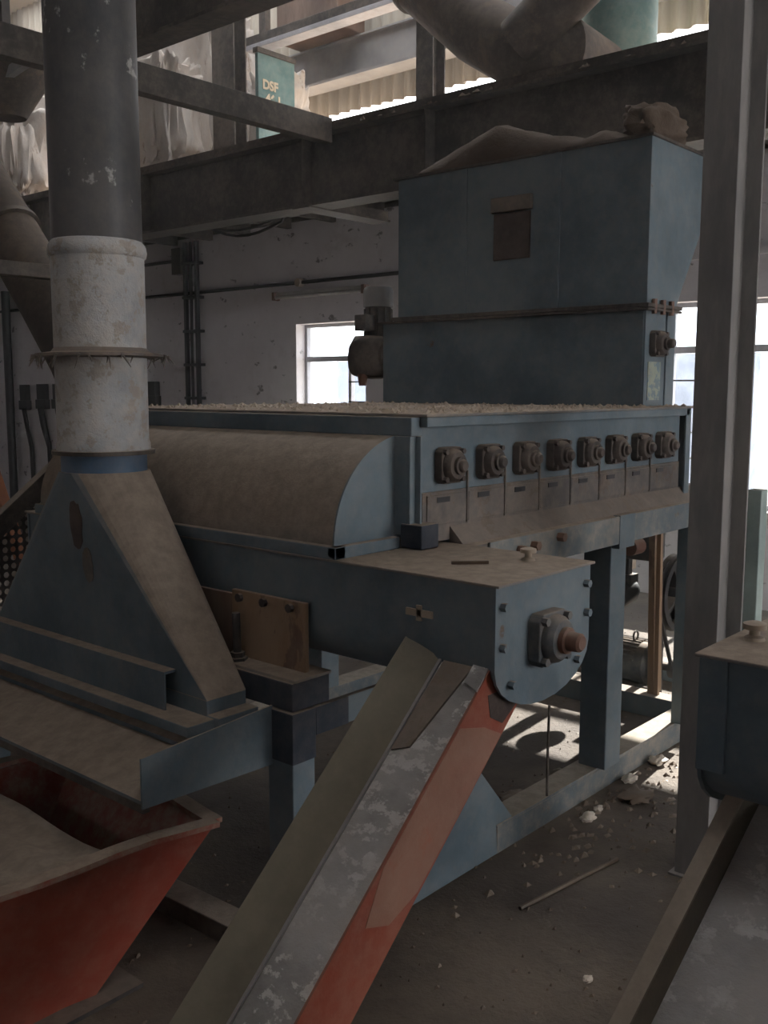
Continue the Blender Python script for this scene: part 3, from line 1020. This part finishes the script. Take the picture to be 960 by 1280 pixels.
# dusty sheet lying in the hopper mouth
sh = MB()
nu, nv = 16, 12
for v in range(nv + 1):
    for u in range(nu + 1):
        x = .66 + .66 * u / nu
        y = 2.085 + (.01 if u < 10 else -.02) + .68 * v / nv
        z = RZ - .01 - .02 * math.sin(math.pi * u / nu) * math.sin(math.pi * v / nv) + .012 * mnoise.noise(Vector((x * 5, y * 5, 2))) + (.018 if 12 <= u <= 13 else 0)
        sh.v.append(Vector((x, y, z)))
for v in range(nv):
    for u in range(nu):
        e = v * (nu + 1) + u
        sh.f.append((e, e + 1, e + nu + 2, e + nu + 1))
o = sh.build('dusty_sheet', PANM, smooth=60)
so = o.modifiers.new('solid', 'SOLIDIFY')
so.thickness = .006
tag(o, 'dusty bent sheet lying over the mouth of the red hopper', 'sheet')
B(.75, 1.4, 2.05, 2.7, .0, .012).build('base_plate', DARKST, rh)

# ------------------------------------------------------------------ steel column on the right
cl = thing('steel_column', 'tall dusty I-section steel column behind the worn grey chute', 'column', (2.986, 1.2225, 0))
isec(MB(), (2.986, 1.2225, 0), (2.986, 1.2225, 6.3), .2, .106, .011, .01, (1, 0, 0)).build('shaft', COLM, cl, .002)
B(2.87, 3.10, 1.155, 1.29, 0, .008).build('base_plate', COLM, cl, .002)
pg = at('x', 3.35, 937, 700)
tag(B(3.35, 3.41, pg.y - .03, pg.y + .018, 0, at('x', 3.35, 937, 612).z).build('green_post', PALEG, bevel=.003), 'pale green post behind the steel column', 'post')

# ------------------------------------------------------------------ overhead steel
gd = thing('steel_girder', 'deep dark steel girder crossing behind the feed hopper', 'girder', (4.8, 6.5, 2.73))
B(4.793, 4.807, .5, 13.9, 2.748, 3.172).build('web', GIRD, gd)
B(4.7, 4.9, .5, 13.9, 3.172, 3.19).build('upper_flange', GIRD, gd)
B(4.7, 4.9, .5, 13.9, 2.73, 2.748).build('lower_flange', GIRD, gd)
for y in (2.0, 3.79, 4.82, 6.6, 8.4, 10.2):
    B(4.705, 4.793, y - .006, y + .006, 2.748, 3.172).build('stiffener', GIRD, gd)
B(4.9, 5.5, 4.76, 4.88, 2.735, 2.80).build('bracket_arm', GIRD, gd, .003)
B(4.69, 5.5, 4.74, 4.90, 2.722, 2.735).build('bracket_plate', GIRD, gd)
fr_ = MB()
for k in range(500):
    y = random.uniform(1.2, 8)
    x = random.uniform(4.70, 4.86)
    s = random.uniform(.01, .035)
    a = random.uniform(0, 6.3)
    z = 3.188
    ca, sa = math.cos(a) * s, math.sin(a) * s
    fr_.add([(x - ca, y - sa, z), (x + sa, y - ca, z), (x + ca, y + sa, z), (x - sa, y + ca, z), (x, y, z + random.uniform(.008, .03))],
            [(0, 1, 4), (1, 2, 4), (2, 3, 4), (3, 0, 4), (3, 2, 1, 0)])
o = fr_.build('girder_grime', HEAP)
tag(o, 'ragged dark grime piled along the top of the steel girder', 'grime')
o['kind'] = 'stuff'
cb = thing('cross_beam', 'brown steel cross beam running from the girder past the upright pipe', 'beam', (3.3, 4.58, 3.09))
cbm = MB()
cbm.box(1.2, 4.702, 4.54, 4.55, 3.095, 3.245).box(1.2, 4.702, 4.55, 4.62, 3.233, 3.245).box(1.2, 4.702, 4.55, 4.62, 3.095, 3.107)
cbm.build('channel', GIRD, cb, .002)
ug = thing('upper_girder', 'dark upper girder resting on the brown cross beam', 'girder', (3.13, 3.2, 3.25))
isec(MB(), (3.13, 1.274, 3.444), (3.13, 4.9, 3.444), .40, .16, .016, .012).build('beam', GIRD, ug)

# far wall rail, posts and small frame on the upper deck
wr_ = thing('wall_rail', 'grey horizontal rail in front of the corrugated cladding', 'rail', (6.7, 6.5, 4.24))
B(6.78, 6.80, 2.2, 13, 4.26, 4.62).build('web', BEAMG, wr_)
B(6.58, 6.80, 2.2, 13, 4.24, 4.26).build('lower_flange', BEAMG, wr_)
B(6.74, 6.80, 2.2, 13, 4.62, 4.635).build('upper_flange', BEAMG, wr_)
tag(B(6.45, 6.80, 6.16, 6.92, 4.636, 4.97).build('wall_box', BOARDD, bevel=.01), 'dark rusty box sitting on the grey wall rail', 'box')


def deck_post(x, xl, xr, ztop, mat, label, grp=None):
    a, b = at('x', x, xl, 90), at('x', x, xr, 90)
    m = MB()
    isec(m, (x + .07, (a.y + b.y) / 2, 3.235), (x + .07, (a.y + b.y) / 2, ztop), .14, abs(a.y - b.y), .012, .012, (1, 0, 0))
    return tag(m.build('deck_post', mat), label, 'post')


deck_post(5.6, 265, 292, 6.3, GIRD, 'brown deck post beside the white wrapped bales')
deck_post(5.6, 520, 541, 6.3, GIRD, 'brown deck post in front of the grey wall rail')
a, b = at('x', 6.1, 308, 52), at('x', 6.1, 490, -4)
lr = thing('lamp_rail', 'slim pale-bottomed rail above the teal lettered plate', 'rail', (6.1, (a.y + b.y) / 2, a.z - .05))
zz = (a.z + b.z) / 2
B(6.06, 6.16, b.y - 1.2, a.y, zz - .05, zz + .03).build('upper_bar', GIRD, lr, .003)
B(6.04, 6.18, b.y - 1.2, a.y - .05, zz - .09, zz - .05).build('lower_tray', BEAMW, lr, .003)
B(6.07, 6.13, a.y - .28, a.y - .2, zz + .03, 6.3).build('hanger', GIRD, lr)
B(6.07, 6.13, b.y - 1.0, b.y - .9, zz + .03, 6.3).build('hanger', GIRD, lr)

# teal plate with lettering (faces -Y)
q0 = at('x', 5.55, 322, 58)
YP = q0.y
q1 = at('y', YP, 368, 73)
tp = thing('teal_plate', 'teal painted steel plate with cream lettering standing on the upper deck', 'plate', (q0.x + .2, YP + .1, 3.235))
B(q0.x, q1.x, YP, YP + .035, 3.235, q0.z - .04).build('body', TEAL, tp, .004)
B(q0.x - .01, q1.x + .01, YP - .01, YP + .05, q0.z - .04, q0.z).build('cap', GIRD, tp, .003)


def lettering(txt, x, z, size, yplane, parent):
    c = bpy.data.curves.new('lettering', 'FONT')
    c.body = txt
    c.size = size
    c.extrude = .002
    c.offset = .004
    t = bpy.data.objects.new('lettering', c)
    col.objects.link(t)
    bpy.context.view_layer.update()
    me = bpy.data.meshes.new_from_object(t.evaluated_get(bpy.context.evaluated_depsgraph_get()))
    bpy.data.objects.remove(t)
    o = bpy.data.objects.new('lettering', me)
    me.materials.clear()
    me.materials.append(CREAM)
    col.objects.link(o)
    o.parent = parent
    o.rotation_euler = (R(90), 0, 0)
    o.location = Vector((x, yplane - .003, z)) - OFF[parent.name]
    OFF[o.name] = OFF[parent.name]


l1 = at('y', YP, 328, 110)
l2 = at('y', YP, 332, 128)
sz = abs(at('y', YP, 345, 104).z - at('y', YP, 345, 114).z) * 1.6
lettering('DSF', l1.x, l1.z, sz, YP, tp)
lettering('46.1', l2.x, l2.z, sz, YP, tp)

# wrapped bales on the deck
BG = 'wrapped bales on the upper deck'
for i, (px, py, X, size, lab) in enumerate(((195, 150, 5.35, (.45, .9, .9), 'low crumpled white wrapped bale next to the upright pipe'),
                                            (238, 85, 6.22, (.55, 1.4, 1.2), 'tall white wrapped bale behind the low crumpled one'),
                                            (348, 130, 6.2, (.45, .42, .5), 'creased white wrapped bale behind the teal plate'),
                                            (20, 190, 5.6, (.8, 1.3, 1.0), 'white wrapped bale below the slanting duct cone'))):
    p = at('x', X, px, py)
    zlow = p.z - size[2] / 2
    mb = lumpy((X, p.y, (p.z + size[2] / 2 + 3.235) / 2), (size[0], size[1], p.z + size[2] / 2 - 3.235), i + 2, .26, 3.4, 5, .5)
    for v in mb.v:
        v.z = max(v.z, 3.233)
    o = mb.build('wrapped_bale', SACK, smooth=60)
    tag(o, lab, 'bale', BG)

# ducts over the girder at the top
dk = thing('branch_duct', 'dark round duct with a branch above the steel girder', 'duct', (5.3, 3.6, 3.2))
X5 = 5.25
A0 = at('x', X5, 470, -75); A1 = at('x', X5, 600, 38); A2 = at('x', X5, 665, 78); A3 = at('x', X5, 735, 95)
for q_ in (A2, A3):
    q_.z = max(q_.z, 3.50)
MB().tube([A0, A0.lerp(A1, .5), A1, A1.lerp(A2, .5), A2, A2.lerp(A3, .5), Vector((5.80, at('x', 5.78, 752, 40).y + .03, 3.5))], .205, 28).build('main_run', DUCTD, dk, smooth=50)
b0 = at('x', X5 - .12, 760, -60); b1 = at('x', X5 - .12, 665, 38)
MB().tube([b0, b0.lerp(b1, .5), b1, b1 + (b1 - b0).normalized() * .1], .155, 26).build('branch', DUCTD, dk, smooth=50)
mid = A0.lerp(A1, .45)
MB().lathe(mid, (A1 - A0), [(.21, -.02), (.225, -.018), (.225, .018), (.21, .02)], 28).build('band', DARKST, dk, smooth=40)
tg = at('x', 5.78, 752, 40)
tgt = thing('teal_drum', 'teal upright drum with a pale back plate beside the branch duct', 'drum', (6.0, tg.y, 3.235))
MB().lathe((6.0, tg.y, 3.235), (0, 0, 1), [(.20, 0), (.20, .25), (.24, .30), (.24, 1.6)], 32).build('body', TEAL, tgt, smooth=40)
pa, pb2 = at('x', 6.2, 767, 40), at('x', 6.2, 798, 40)
B(6.245, 6.32, pb2.y, pa.y + .2, 3.235, 4.9).build('back_plate', PALEG, tgt)

# slanting duct on the left
ld = thing('slanting_duct', 'dark slanting round duct dropping behind the upright pipe', 'duct', (3.0, 5.0, 0))
e0 = at('x', 3.0, -60, 165); e1 = at('x', 3.0, 60, 375); e2 = at('x', 3.0, 128, 500)
MB().tube([e0, e0.lerp(e1, .5), e1, e1.lerp(e2, .6), Vector((3.0, e2.y, e2.z - .1)), Vector((3.0, e2.y, 0))], .165, 26).build('run', DUCTD, ld, smooth=50)
MB().lathe(e0.lerp(e1, .62), e1 - e0, [(.165, -.02), (.185, -.015), (.185, .015), (.165, .02)], 26).build('band', GIRD, ld, smooth=40)
f0 = at('y', 4.8, -10, 326); f1 = at('y', 4.8, 80, 343)
tag(MB().bar((f0.x - .6, 4.8, f0.z - .03), (f1.x + .35, 4.8, f0.z - .03), .09, .07).build('side_rail', GIRD, bevel=.003), 'dusty horizontal rail crossing the slanting duct', 'rail')
# conical hood at the upper left
kc = at('x', 3.6, 20, 105)
kn = thing('cone_hood', 'dark cone-shaped hood under the cross beam above a wrapped bale', 'hood', (3.6, kc.y, kc.z - .2))
MB().lathe((3.6, kc.y + .12, kc.z - .2), (0, 0, 1), [(.12, 0), (.34, .34), (.36, .36), (.36, .40), (.1, .42)], 28).build('cone', DUCTD, kn, smooth=40)
MB().bar(at('x', 3.5, -10, 106), at('x', 3.5, 48, 66), .05, .06).build('brace', BEAMG, kn)
B(3.57, 3.63, kc.y + .09, kc.y + .15, kc.z + .21, 6.3).build('hanger', DARKST, kn)

# ------------------------------------------------------------------ services on the back wall
tl = thing('tube_lamp', 'unlit white tube lamp on the wall over the grilled window', 'lamp', (XW, 6.82, 2.44))
B(XW - .05, XW, 6.2, 7.44, 2.45, 2.485).build('batten', WHITEP, tl, .003)
MB().cyl((XW - .055, 6.24, 2.435), (XW - .055, 7.40, 2.435), .017, n=14).build('tube', WHITEP, tl, smooth=40)
for y in (6.22, 7.42):
    B(XW - .075, XW, y - .02, y + .02, 2.41, 2.49).build('end_cap', RUST, tl, .003)
cn_ = thing('wall_conduit', 'long black horizontal conduit along the back wall', 'conduit', (XW, 9, 2.56))
MB().cyl((XW - .025, 4.4, 2.566), (XW - .025, 13.9, 2.566), .018, n=10).build('run', BLACK, cn_, smooth=40)
bxp = at('x', XW, 377, 358)
MB().cyl((XW - .06, bxp.y, 2.566), (XW, bxp.y, 2.566), .04, n=14).build('junction_box', LITTER, cn_, smooth=40)
pw = at('x', XW, 430, 308)
lz = at('x', XW, 860, 326).z
struct(B(XW - .05, XW + .01, .9, 3.9, lz, lz + .05).build('trim_2', WALL))
ca0, ca1 = at('x', XW, 175, 333), at('x', XW, 232, 330)
tag(MB().cyl((XW - .025, ca0.y + 2, ca0.z), (XW - .025, ca1.y, ca0.z), .018, n=10).build('branch_conduit', DARKST, smooth=40), 'short black conduit leading to the small dark box on the wall', 'conduit')
# cable ladder
p0, p1 = at('x', XW, 238, 330), at('x', XW, 252, 330)
zt2, zb2 = at('x', XW, 245, 303).z, .5
cld = thing('cable_ladder', 'narrow black cable ladder running down the back wall', 'cable ladder', (XW, (p0.y + p1.y) / 2, zb2))
for y in (p0.y, p1.y):
    B(XW - .09, XW - .05, y - .018, y + .018, zb2, zt2).build('rail', BLACK, cld)
MB().tube([(XW - .07, (p0.y + p1.y) / 2, zb2), (XW - .07, (p0.y + p1.y) / 2 + .01, 1.8), (XW - .07, (p0.y + p1.y) / 2, zt2)], .016, 6).build('cable', CABLE, cld)
k = 0
while zb2 + .2 + k * .36 < zt2:
    z = zb2 + .2 + k * .36
    B(XW - .1, XW, p1.y - .03, p0.y + .03, z, z + .03).build('rung', BLACK, cld)
    k += 1
bx = at('x', XW, 229, 330)
o = B(XW - .1, XW, bx.y - .08, bx.y + .08, bx.z - .12, bx.z + .16).build('wall_box', GIRD, bevel=.005)
tag(o, 'small dark box beside the top of the cable ladder', 'box')
ltb = MB()
# switch boxes with cables
SG = 'switch boxes on the back wall'
for i, (xa, xb, ya, yb, lab) in enumerate(((29, 40, 481, 512, 'black wall switch box with one cable, next to the black conduit drop'),
                                           (50, 63, 480, 511, 'black wall switch box with a forked cable, nearer the upright pipe'),
                                           (70, 82, 480, 511, 'black wall switch box half hidden by the upright pipe'),
                                           (183, 202, 477, 508, 'black switch box on the wall above the curved cover'))):
    a, b = at('x', XW, xa, ya), at('x', XW, xb, yb)
    s_ = thing('switch_box', lab, 'switch box', (XW, (a.y + b.y) / 2, b.z), SG)
    B(XW - .07, XW, b.y + .02, a.y - .02, b.z + .12, a.z).build('case', BLACK, s_, .006)
    B(XW - .08, XW, b.y + .0, a.y - .0, b.z, b.z + .12).build('gland_box', BLACK, s_, .006)
    if i < 3:
        ym = (a.y + b.y) / 2
        MB().tube([(XW - .06, ym, b.z), (XW - .05, ym - .04, b.z - .2), (XW - .04, ym - .12, b.z - .5), (XW - .04, ym - .14, .1)], .03, 8).build('cable', CABLE, s_, smooth=50)
        if i == 1:
            MB().tube([(XW - .06, ym + .06, b.z), (XW - .05, ym + .02, b.z - .22), (XW - .04, ym - .10, b.z - .5)], .02, 8).build('cable', CABLE, s_, smooth=50)
dc = at('x', XW, 15, 365)
tag(MB().tube([(XW - .1, dc.y, 0.02), (XW - .1, dc.y, 1.5), (XW - .1, dc.y, dc.z)], .055, 10).build('conduit_drop', BLACK, smooth=50), 'thick black conduit dropping down the back wall', 'conduit')
# sagging cables below the deck
sg0, sg1 = at('x', 5.6, 225, 285), at('x', 5.6, 330, 292)
for k in range(3):
    a, b = sg0 + Vector((.1 * k, .02 * k, .1)), sg1 + Vector((.1 * k, 0, .12))
    pts = [a.lerp(b, t / 8) + Vector((0, 0, -(.07 + .03 * k) * math.sin(math.pi * t / 8))) for t in range(9)]
    pts = [a + Vector((0, .1, .25))] + pts + [b + Vector((0, -.1, .2))]
    for q_ in pts:
        q_.z = min(q_.z, 3.184)
    tag(MB().tube(pts, .012, 6).build('sagging_cable', CABLE, smooth=50), ('thin dark cable sagging least, below the deck close behind the girder', 'thin dark cable sagging between two others below the deck', 'thin dark cable sagging deepest below the deck, next to the wall')[k], 'cable', 'cables below the deck')
hk0, hk1 = at('x', 3.4, 222, 38), at('x', 3.4, 285, 15)
pts = [hk0.lerp(hk1, t / 8) + Vector((0, 0, -.04 * math.sin(math.pi * t / 8))) for t in range(9)] + [hk1 + Vector((-.25, -.05, .05))]
pts = [hk0 + Vector((-.25, 0, .1))] + pts
tag(MB().tube(pts, .012, 8).build('drooping_cable', CABLE, smooth=50), 'thick black cable drooping from the dark upper girder', 'cable')

# ------------------------------------------------------------------ perforated guard on the left
pf = thing('perforated_guard', 'dark perforated sheet guard under a slanting channel behind the blue hood', 'guard', (2.0, 3.72, 0))
YG = 3.7
g0, g1 = at('y', YG, -70, 722), at('y', YG, 96, 563)
MB().bar(g0, g1, .05, .075, (0, 0, 1)).build('slant_channel', GIRD, pf, .003)
pm = MB()
cell = .0335
x_a, x_b = g0.x, g1.x + .1
nxc = int((x_b - x_a) / cell)
for i in range(nxc):
    x0 = x_a + i * cell
    ztop = g0.z + (x0 - g0.x) / (g1.x - g0.x) * (g1.z - g0.z)
    z = .62
    while z + cell < ztop:
        zc_, xc_ = z + cell / 2, x0 + cell / 2
        sq = [(x0, z), (xc_, z), (x0 + cell, z), (x0 + cell, zc_), (x0 + cell, z + cell), (xc_, z + cell), (x0, z + cell), (x0, zc_)]
        hl = [(xc_ + .0122 * math.cos(R(-135 + 45 * k)), zc_ + .0122 * math.sin(R(-135 + 45 * k))) for k in range(8)]
        pm.add([(x, YG, zz_) for x, zz_ in sq] + [(x, YG, zz_) for x, zz_ in hl], [(k, (k + 1) % 8, 8 + (k + 1) % 8, 8 + k) for k in range(8)])
        z += cell
o = pm.build('perforated_sheet', DARKST, pf)
so = o.modifiers.new('solid', 'SOLIDIFY')
so.thickness = .003
B(x_a - .02, x_a + .04, YG - .02, YG + .03, 0, g0.z).build('upright', RUST, pf)
B(x_b - .04, x_b + .02, YG - .02, YG + .03, 0, g1.z + .04).build('upright', GIRD, pf)
B(x_a, x_b, YG - .02, YG + .02, .58, .63).build('bottom_bar', RUST, pf)
r0, r1 = at('y', 4.3, -20, 560), at('y', 4.3, 40, 770)
tag(MB().bar((r0.x, 4.3, r0.z), (r0.x + (r1.x - r0.x) * 1.9, 4.3, max(.03, r0.z + (r1.z - r0.z) * 1.9)), .05, .06, (0, 1, 0)).build('orange_strut', paint('strut_orange', (.42, .16, .08), film=.2), bevel=.003), 'slanting rusty orange strut behind the perforated guard', 'strut')

# ------------------------------------------------------------------ drive seen under the machine
dr = thing('drive_motor', 'round grey floor motor with a lifting eye under the cleaner', 'motor', (4.68, 2.3, 0))
MZ, MX = .128, 4.68
MB().lathe((MX, 2.625, MZ), (0, -1, 0), [(.05, -.02), (.095, 0), (.108, .03), (.108, .38), (.09, .40), (.05, .41)], 28).build('body', MOTOR, dr, smooth=40)
for k in range(12):
    a = R(20 + k * 13)
    p = Vector((MX + .108 * math.cos(a), 0, MZ + .108 * math.sin(a)))
    MB().bar((p.x, 2.57, p.z), (p.x, 2.29, p.z), .006, .018, (math.cos(a), 0, math.sin(a))).build('fin', MOTOR, dr)
B(MX - .09, MX + .09, 2.28, 2.54, 0, .025).build('foot', MOTOR, dr)
MB().tube([(MX + .026 * math.cos(R(k * 30)), 2.33, MZ + .135 + .026 * math.sin(R(k * 30))) for k in range(13)], .006, 6).build('lifting_eye', DARKST, dr)
MB().lathe((MX, 2.07, MZ), (0, 1, 0), [(.05, 0), (.05, .06), (.02, .062), (.02, .15)], 20).build('small_pulley', DARKST, dr, smooth=40)
# big pulley
wy = 2.10
wa, wc = at('y', wy, 842, 742), None
WC = Vector((wa.x + .03, wy, wa.z))
WR = .195
pl = thing('drive_pulley', 'large spoked belt pulley beside the steel column under the cleaner', 'pulley', (WC.x, wy, WC.z - WR))
MB().lathe(WC, (0, -1, 0), [(WR - .035, -.03), (WR, -.03), (WR - .012, -.012), (WR, 0), (WR - .012, .012), (WR, .03), (WR - .035, .03), (WR - .035, -.03)], 40).build('rim', DARKST, pl, smooth=30)
MB().lathe(WC, (0, -1, 0), [(.045, -.05), (.045, .05)], 20).build('hub', DARKST, pl, smooth=40)
for k in range(4):
    a = R(30 + 90 * k)
    dv = Vector((math.cos(a), 0, math.sin(a)))
    MB().bar(WC + dv * .03, WC + dv * (WR - .03), .02, .05, (0, 1, 0)).build('spoke', DARKST, pl)
MB().cyl((WC.x, wy - .09, WC.z), (WC.x, wy + .13, WC.z), .025, n=14).build('axle', DARKST, pl, smooth=40)
bt = MB()
bt.bar((WC.x - WR * .9, wy, WC.z - .08), (MX - .048, wy, MZ), .016, .012)
bt.bar((WC.x + WR * .92, wy, WC.z - .07), (MX + .048, wy, MZ), .016, .012)
o = bt.build('drive_belt', CABLE)
tag(o, 'black belt from the large pulley down to the floor motor', 'belt')
B(WC.x - .055, WC.x + .005, wy + .06, wy + .1, 0, WC.z - .02).build('pulley_stand', DARKST, pl)
# battens, small motor, boxes
s0_ = at('y', 2.1, 808, 665)
bt_ = MB().bar((4.33, 2.05, .1), (4.29, 2.05, .88), .085, .03, (0, 1, 0)).build('batten', BOARD)
tag(bt_, 'brown wooden batten standing in front of the floor motor', 'batten')
tag(MB().bar((4.30, 2.024, .1), (4.275, 2.024, .92), .02, .02, (0, 1, 0)).build('thin_batten', WOOD), 'thin pale brown batten beside the brown one', 'batten')
sm = at('y', 2.3, 787, 742)
smt = thing('small_motor', 'small black motor hanging under the cleaner', 'motor', (sm.x, 2.3, sm.z))
MB().lathe((sm.x - .12, 2.36, sm.z - .035), (.9, -.25, .32), [(.03, -.02), (.062, 0), (.066, .02), (.066, .16), (.05, .19), (.02, .2)], 18).build('body', BLACK, smt, smooth=40)
B(sm.x - .03, sm.x + .05, 2.28, 2.36, sm.z, sm.z + .10).build('bracket', DARKST, smt)
B(sm.x - .02, sm.x + .02, 2.30, 2.34, sm.z + .1, 1.06).build('hanger', DARKST, smt)
pa2 = at('y', 2.5, 772, 690)
tag(B(pa2.x, pa2.x + .22, 2.5, 2.56, pa2.z - .12, 1.1).build('cream_panel', LITTER, bevel=.003), 'cream panel hanging under the cleaner behind the small motor', 'panel')
gx = at('y', 2.15, 822, 680)
gbx = thing('gear_box', 'grey gear box under the cleaner above the large pulley', 'gear box', (gx.x, 2.2, gx.z - .1))
B(gx.x - .07, gx.x + .07, 2.14, 2.30, gx.z - .08, gx.z + .12).build('case', MOTOR, gbx, .01)
MB().cyl((gx.x - .1, 2.2, gx.z), (gx.x - .2, 2.2, gx.z), .04, n=16).build('shaft', RUST, gbx, smooth=40)
B(gx.x - .04, gx.x + .04, 2.16, 2.26, gx.z + .12, .995).build('mount', MOTOR, gbx)

# ------------------------------------------------------------------ floor litter
lf = MB()
for k in range(1500):
    x, y = random.uniform(1.2, 6.2), random.uniform(.3, 4.2)
    s = random.uniform(.004, .016)
    a = random.uniform(0, 6.3)
    ca, sa = math.cos(a) * s, math.sin(a) * s * .5
    z = .0008
    lf.add([(x - ca, y - sa, z), (x + sa, y - ca * .6, z), (x + ca, y + sa, z), (x - sa, y + ca * .6, z), (x, y, z + random.uniform(.003, .009))],
           [(0, 1, 4), (1, 2, 4), (2, 3, 4), (3, 0, 4), (3, 2, 1, 0)])
o = lf.build('floor_litter', LEAF)
tag(o, 'dark crumbs and dry leaf bits strewn over the floor', 'litter')
o['kind'] = 'stuff'
FG = 'cotton tufts along the floor beam'
for i, (px, py, s, lab) in enumerate(((763, 968, .05, 'white cotton tuft lying against the floor beam'), (735, 1022, .045, 'pale cotton tuft on the dusty floor near the floor beam'),
                                      (820, 952, .06, 'white cotton tuft against the floor beam near the steel column'), (748, 1010, .03, 'small pale cotton tuft among the floor litter'),
                                      (735, 1222, .022, 'single pale crumb on the bare dark floor'))):
    p = at('z', .01, px, py)
    if 1.72 < p.y < 1.9:
        p.y = 1.735
    o = lumpy((p.x, p.y, s * .28), (s * 1.6, s, s * .6), i + 11, .5, 2.2, 3, 1.).build('cotton_tuft', FLUFF, smooth=60)
    tag(o, lab, 'cotton', FG)
for i, (px, py, s, lab) in enumerate(((640, 996, .07, 'dark clump of litter on the floor next to the leg foot'), (795, 995, .09, 'dark clump of litter beside the cotton tufts'),
                                      (700, 965, .05, 'small dark clump at the foot of the machine leg'))):
    p = at('z', .01, px, py)
    o = lumpy((p.x, p.y, s * .12), (s * 1.8, s * 1.2, s * .4), i + 21, .6, 2.5, 3, 1.).build('litter_clump', LEAF, smooth=60)
    tag(o, lab, 'litter clump', 'dark clumps on the floor')
dirt = MB()
for k in range(170):
    x, y = random.gauss(3.25, .45), random.gauss(1.62, .16)
    s = random.uniform(.008, .03)
    a = random.uniform(0, 6.3)
    if y > 1.77:
        continue
    ca, sa = math.cos(a) * s, math.sin(a) * s * .5
    dirt.add([(x - ca, y - sa, .0008), (x + sa, y - ca * .6, .0008), (x + ca, y + sa, .0008), (x - sa, y + ca * .6, .0008), (x, y, random.uniform(.005, .016))],
             [(0, 1, 4), (1, 2, 4), (2, 3, 4), (3, 0, 4), (3, 2, 1, 0)])
o = dirt.build('husk_litter', CONC)
tag(o, 'pale husks and dirt heaped along the floor beam by the column', 'litter')
o['kind'] = 'stuff'
p, q = at('z', 0, 650, 1138), at('z', 0, 772, 1076)
tag(MB().tube([p + Vector((0, 0, .006)), p.lerp(q, .5) + Vector((.01, 0, .006)), q + Vector((0, 0, .006))], .007, 6).build('floor_rod', LEAF), 'thin rusty rod lying on the bare floor', 'rod')
p, q = at('z', 0, 160, 1105), at('z', 0, 330, 1190)
tag(MB().bar((p.x, p.y, .03), (q.x, q.y, .03), .09, .06).build('floor_timber', GIRD, bevel=.004), 'dusty timber on the floor between the red hopper and the orange chute', 'timber')

# ------------------------------------------------------------------ dusty air of the hall
hz = bpy.data.materials.new('dusty_air')
hz.use_nodes = True
nt = hz.node_tree
nt.nodes.remove(nt.nodes['Principled BSDF'])
vsc = nt.nodes.new('ShaderNodeVolumeScatter')
vsc.inputs['Color'].default_value = (.95, .92, .88, 1)
vsc.inputs['Density'].default_value = .009
vsc.inputs['Anisotropy'].default_value = .55
nt.links.new(vsc.outputs[0], nt.nodes['Material Output'].inputs['Volume'])
o = B(-7.3, XW + .5, -5.4, 14.4, -.32, 6.45).build('dusty_air', hz)
tag(o, 'thin bright dust haze hanging in the hall air', 'haze')
o['kind'] = 'stuff'
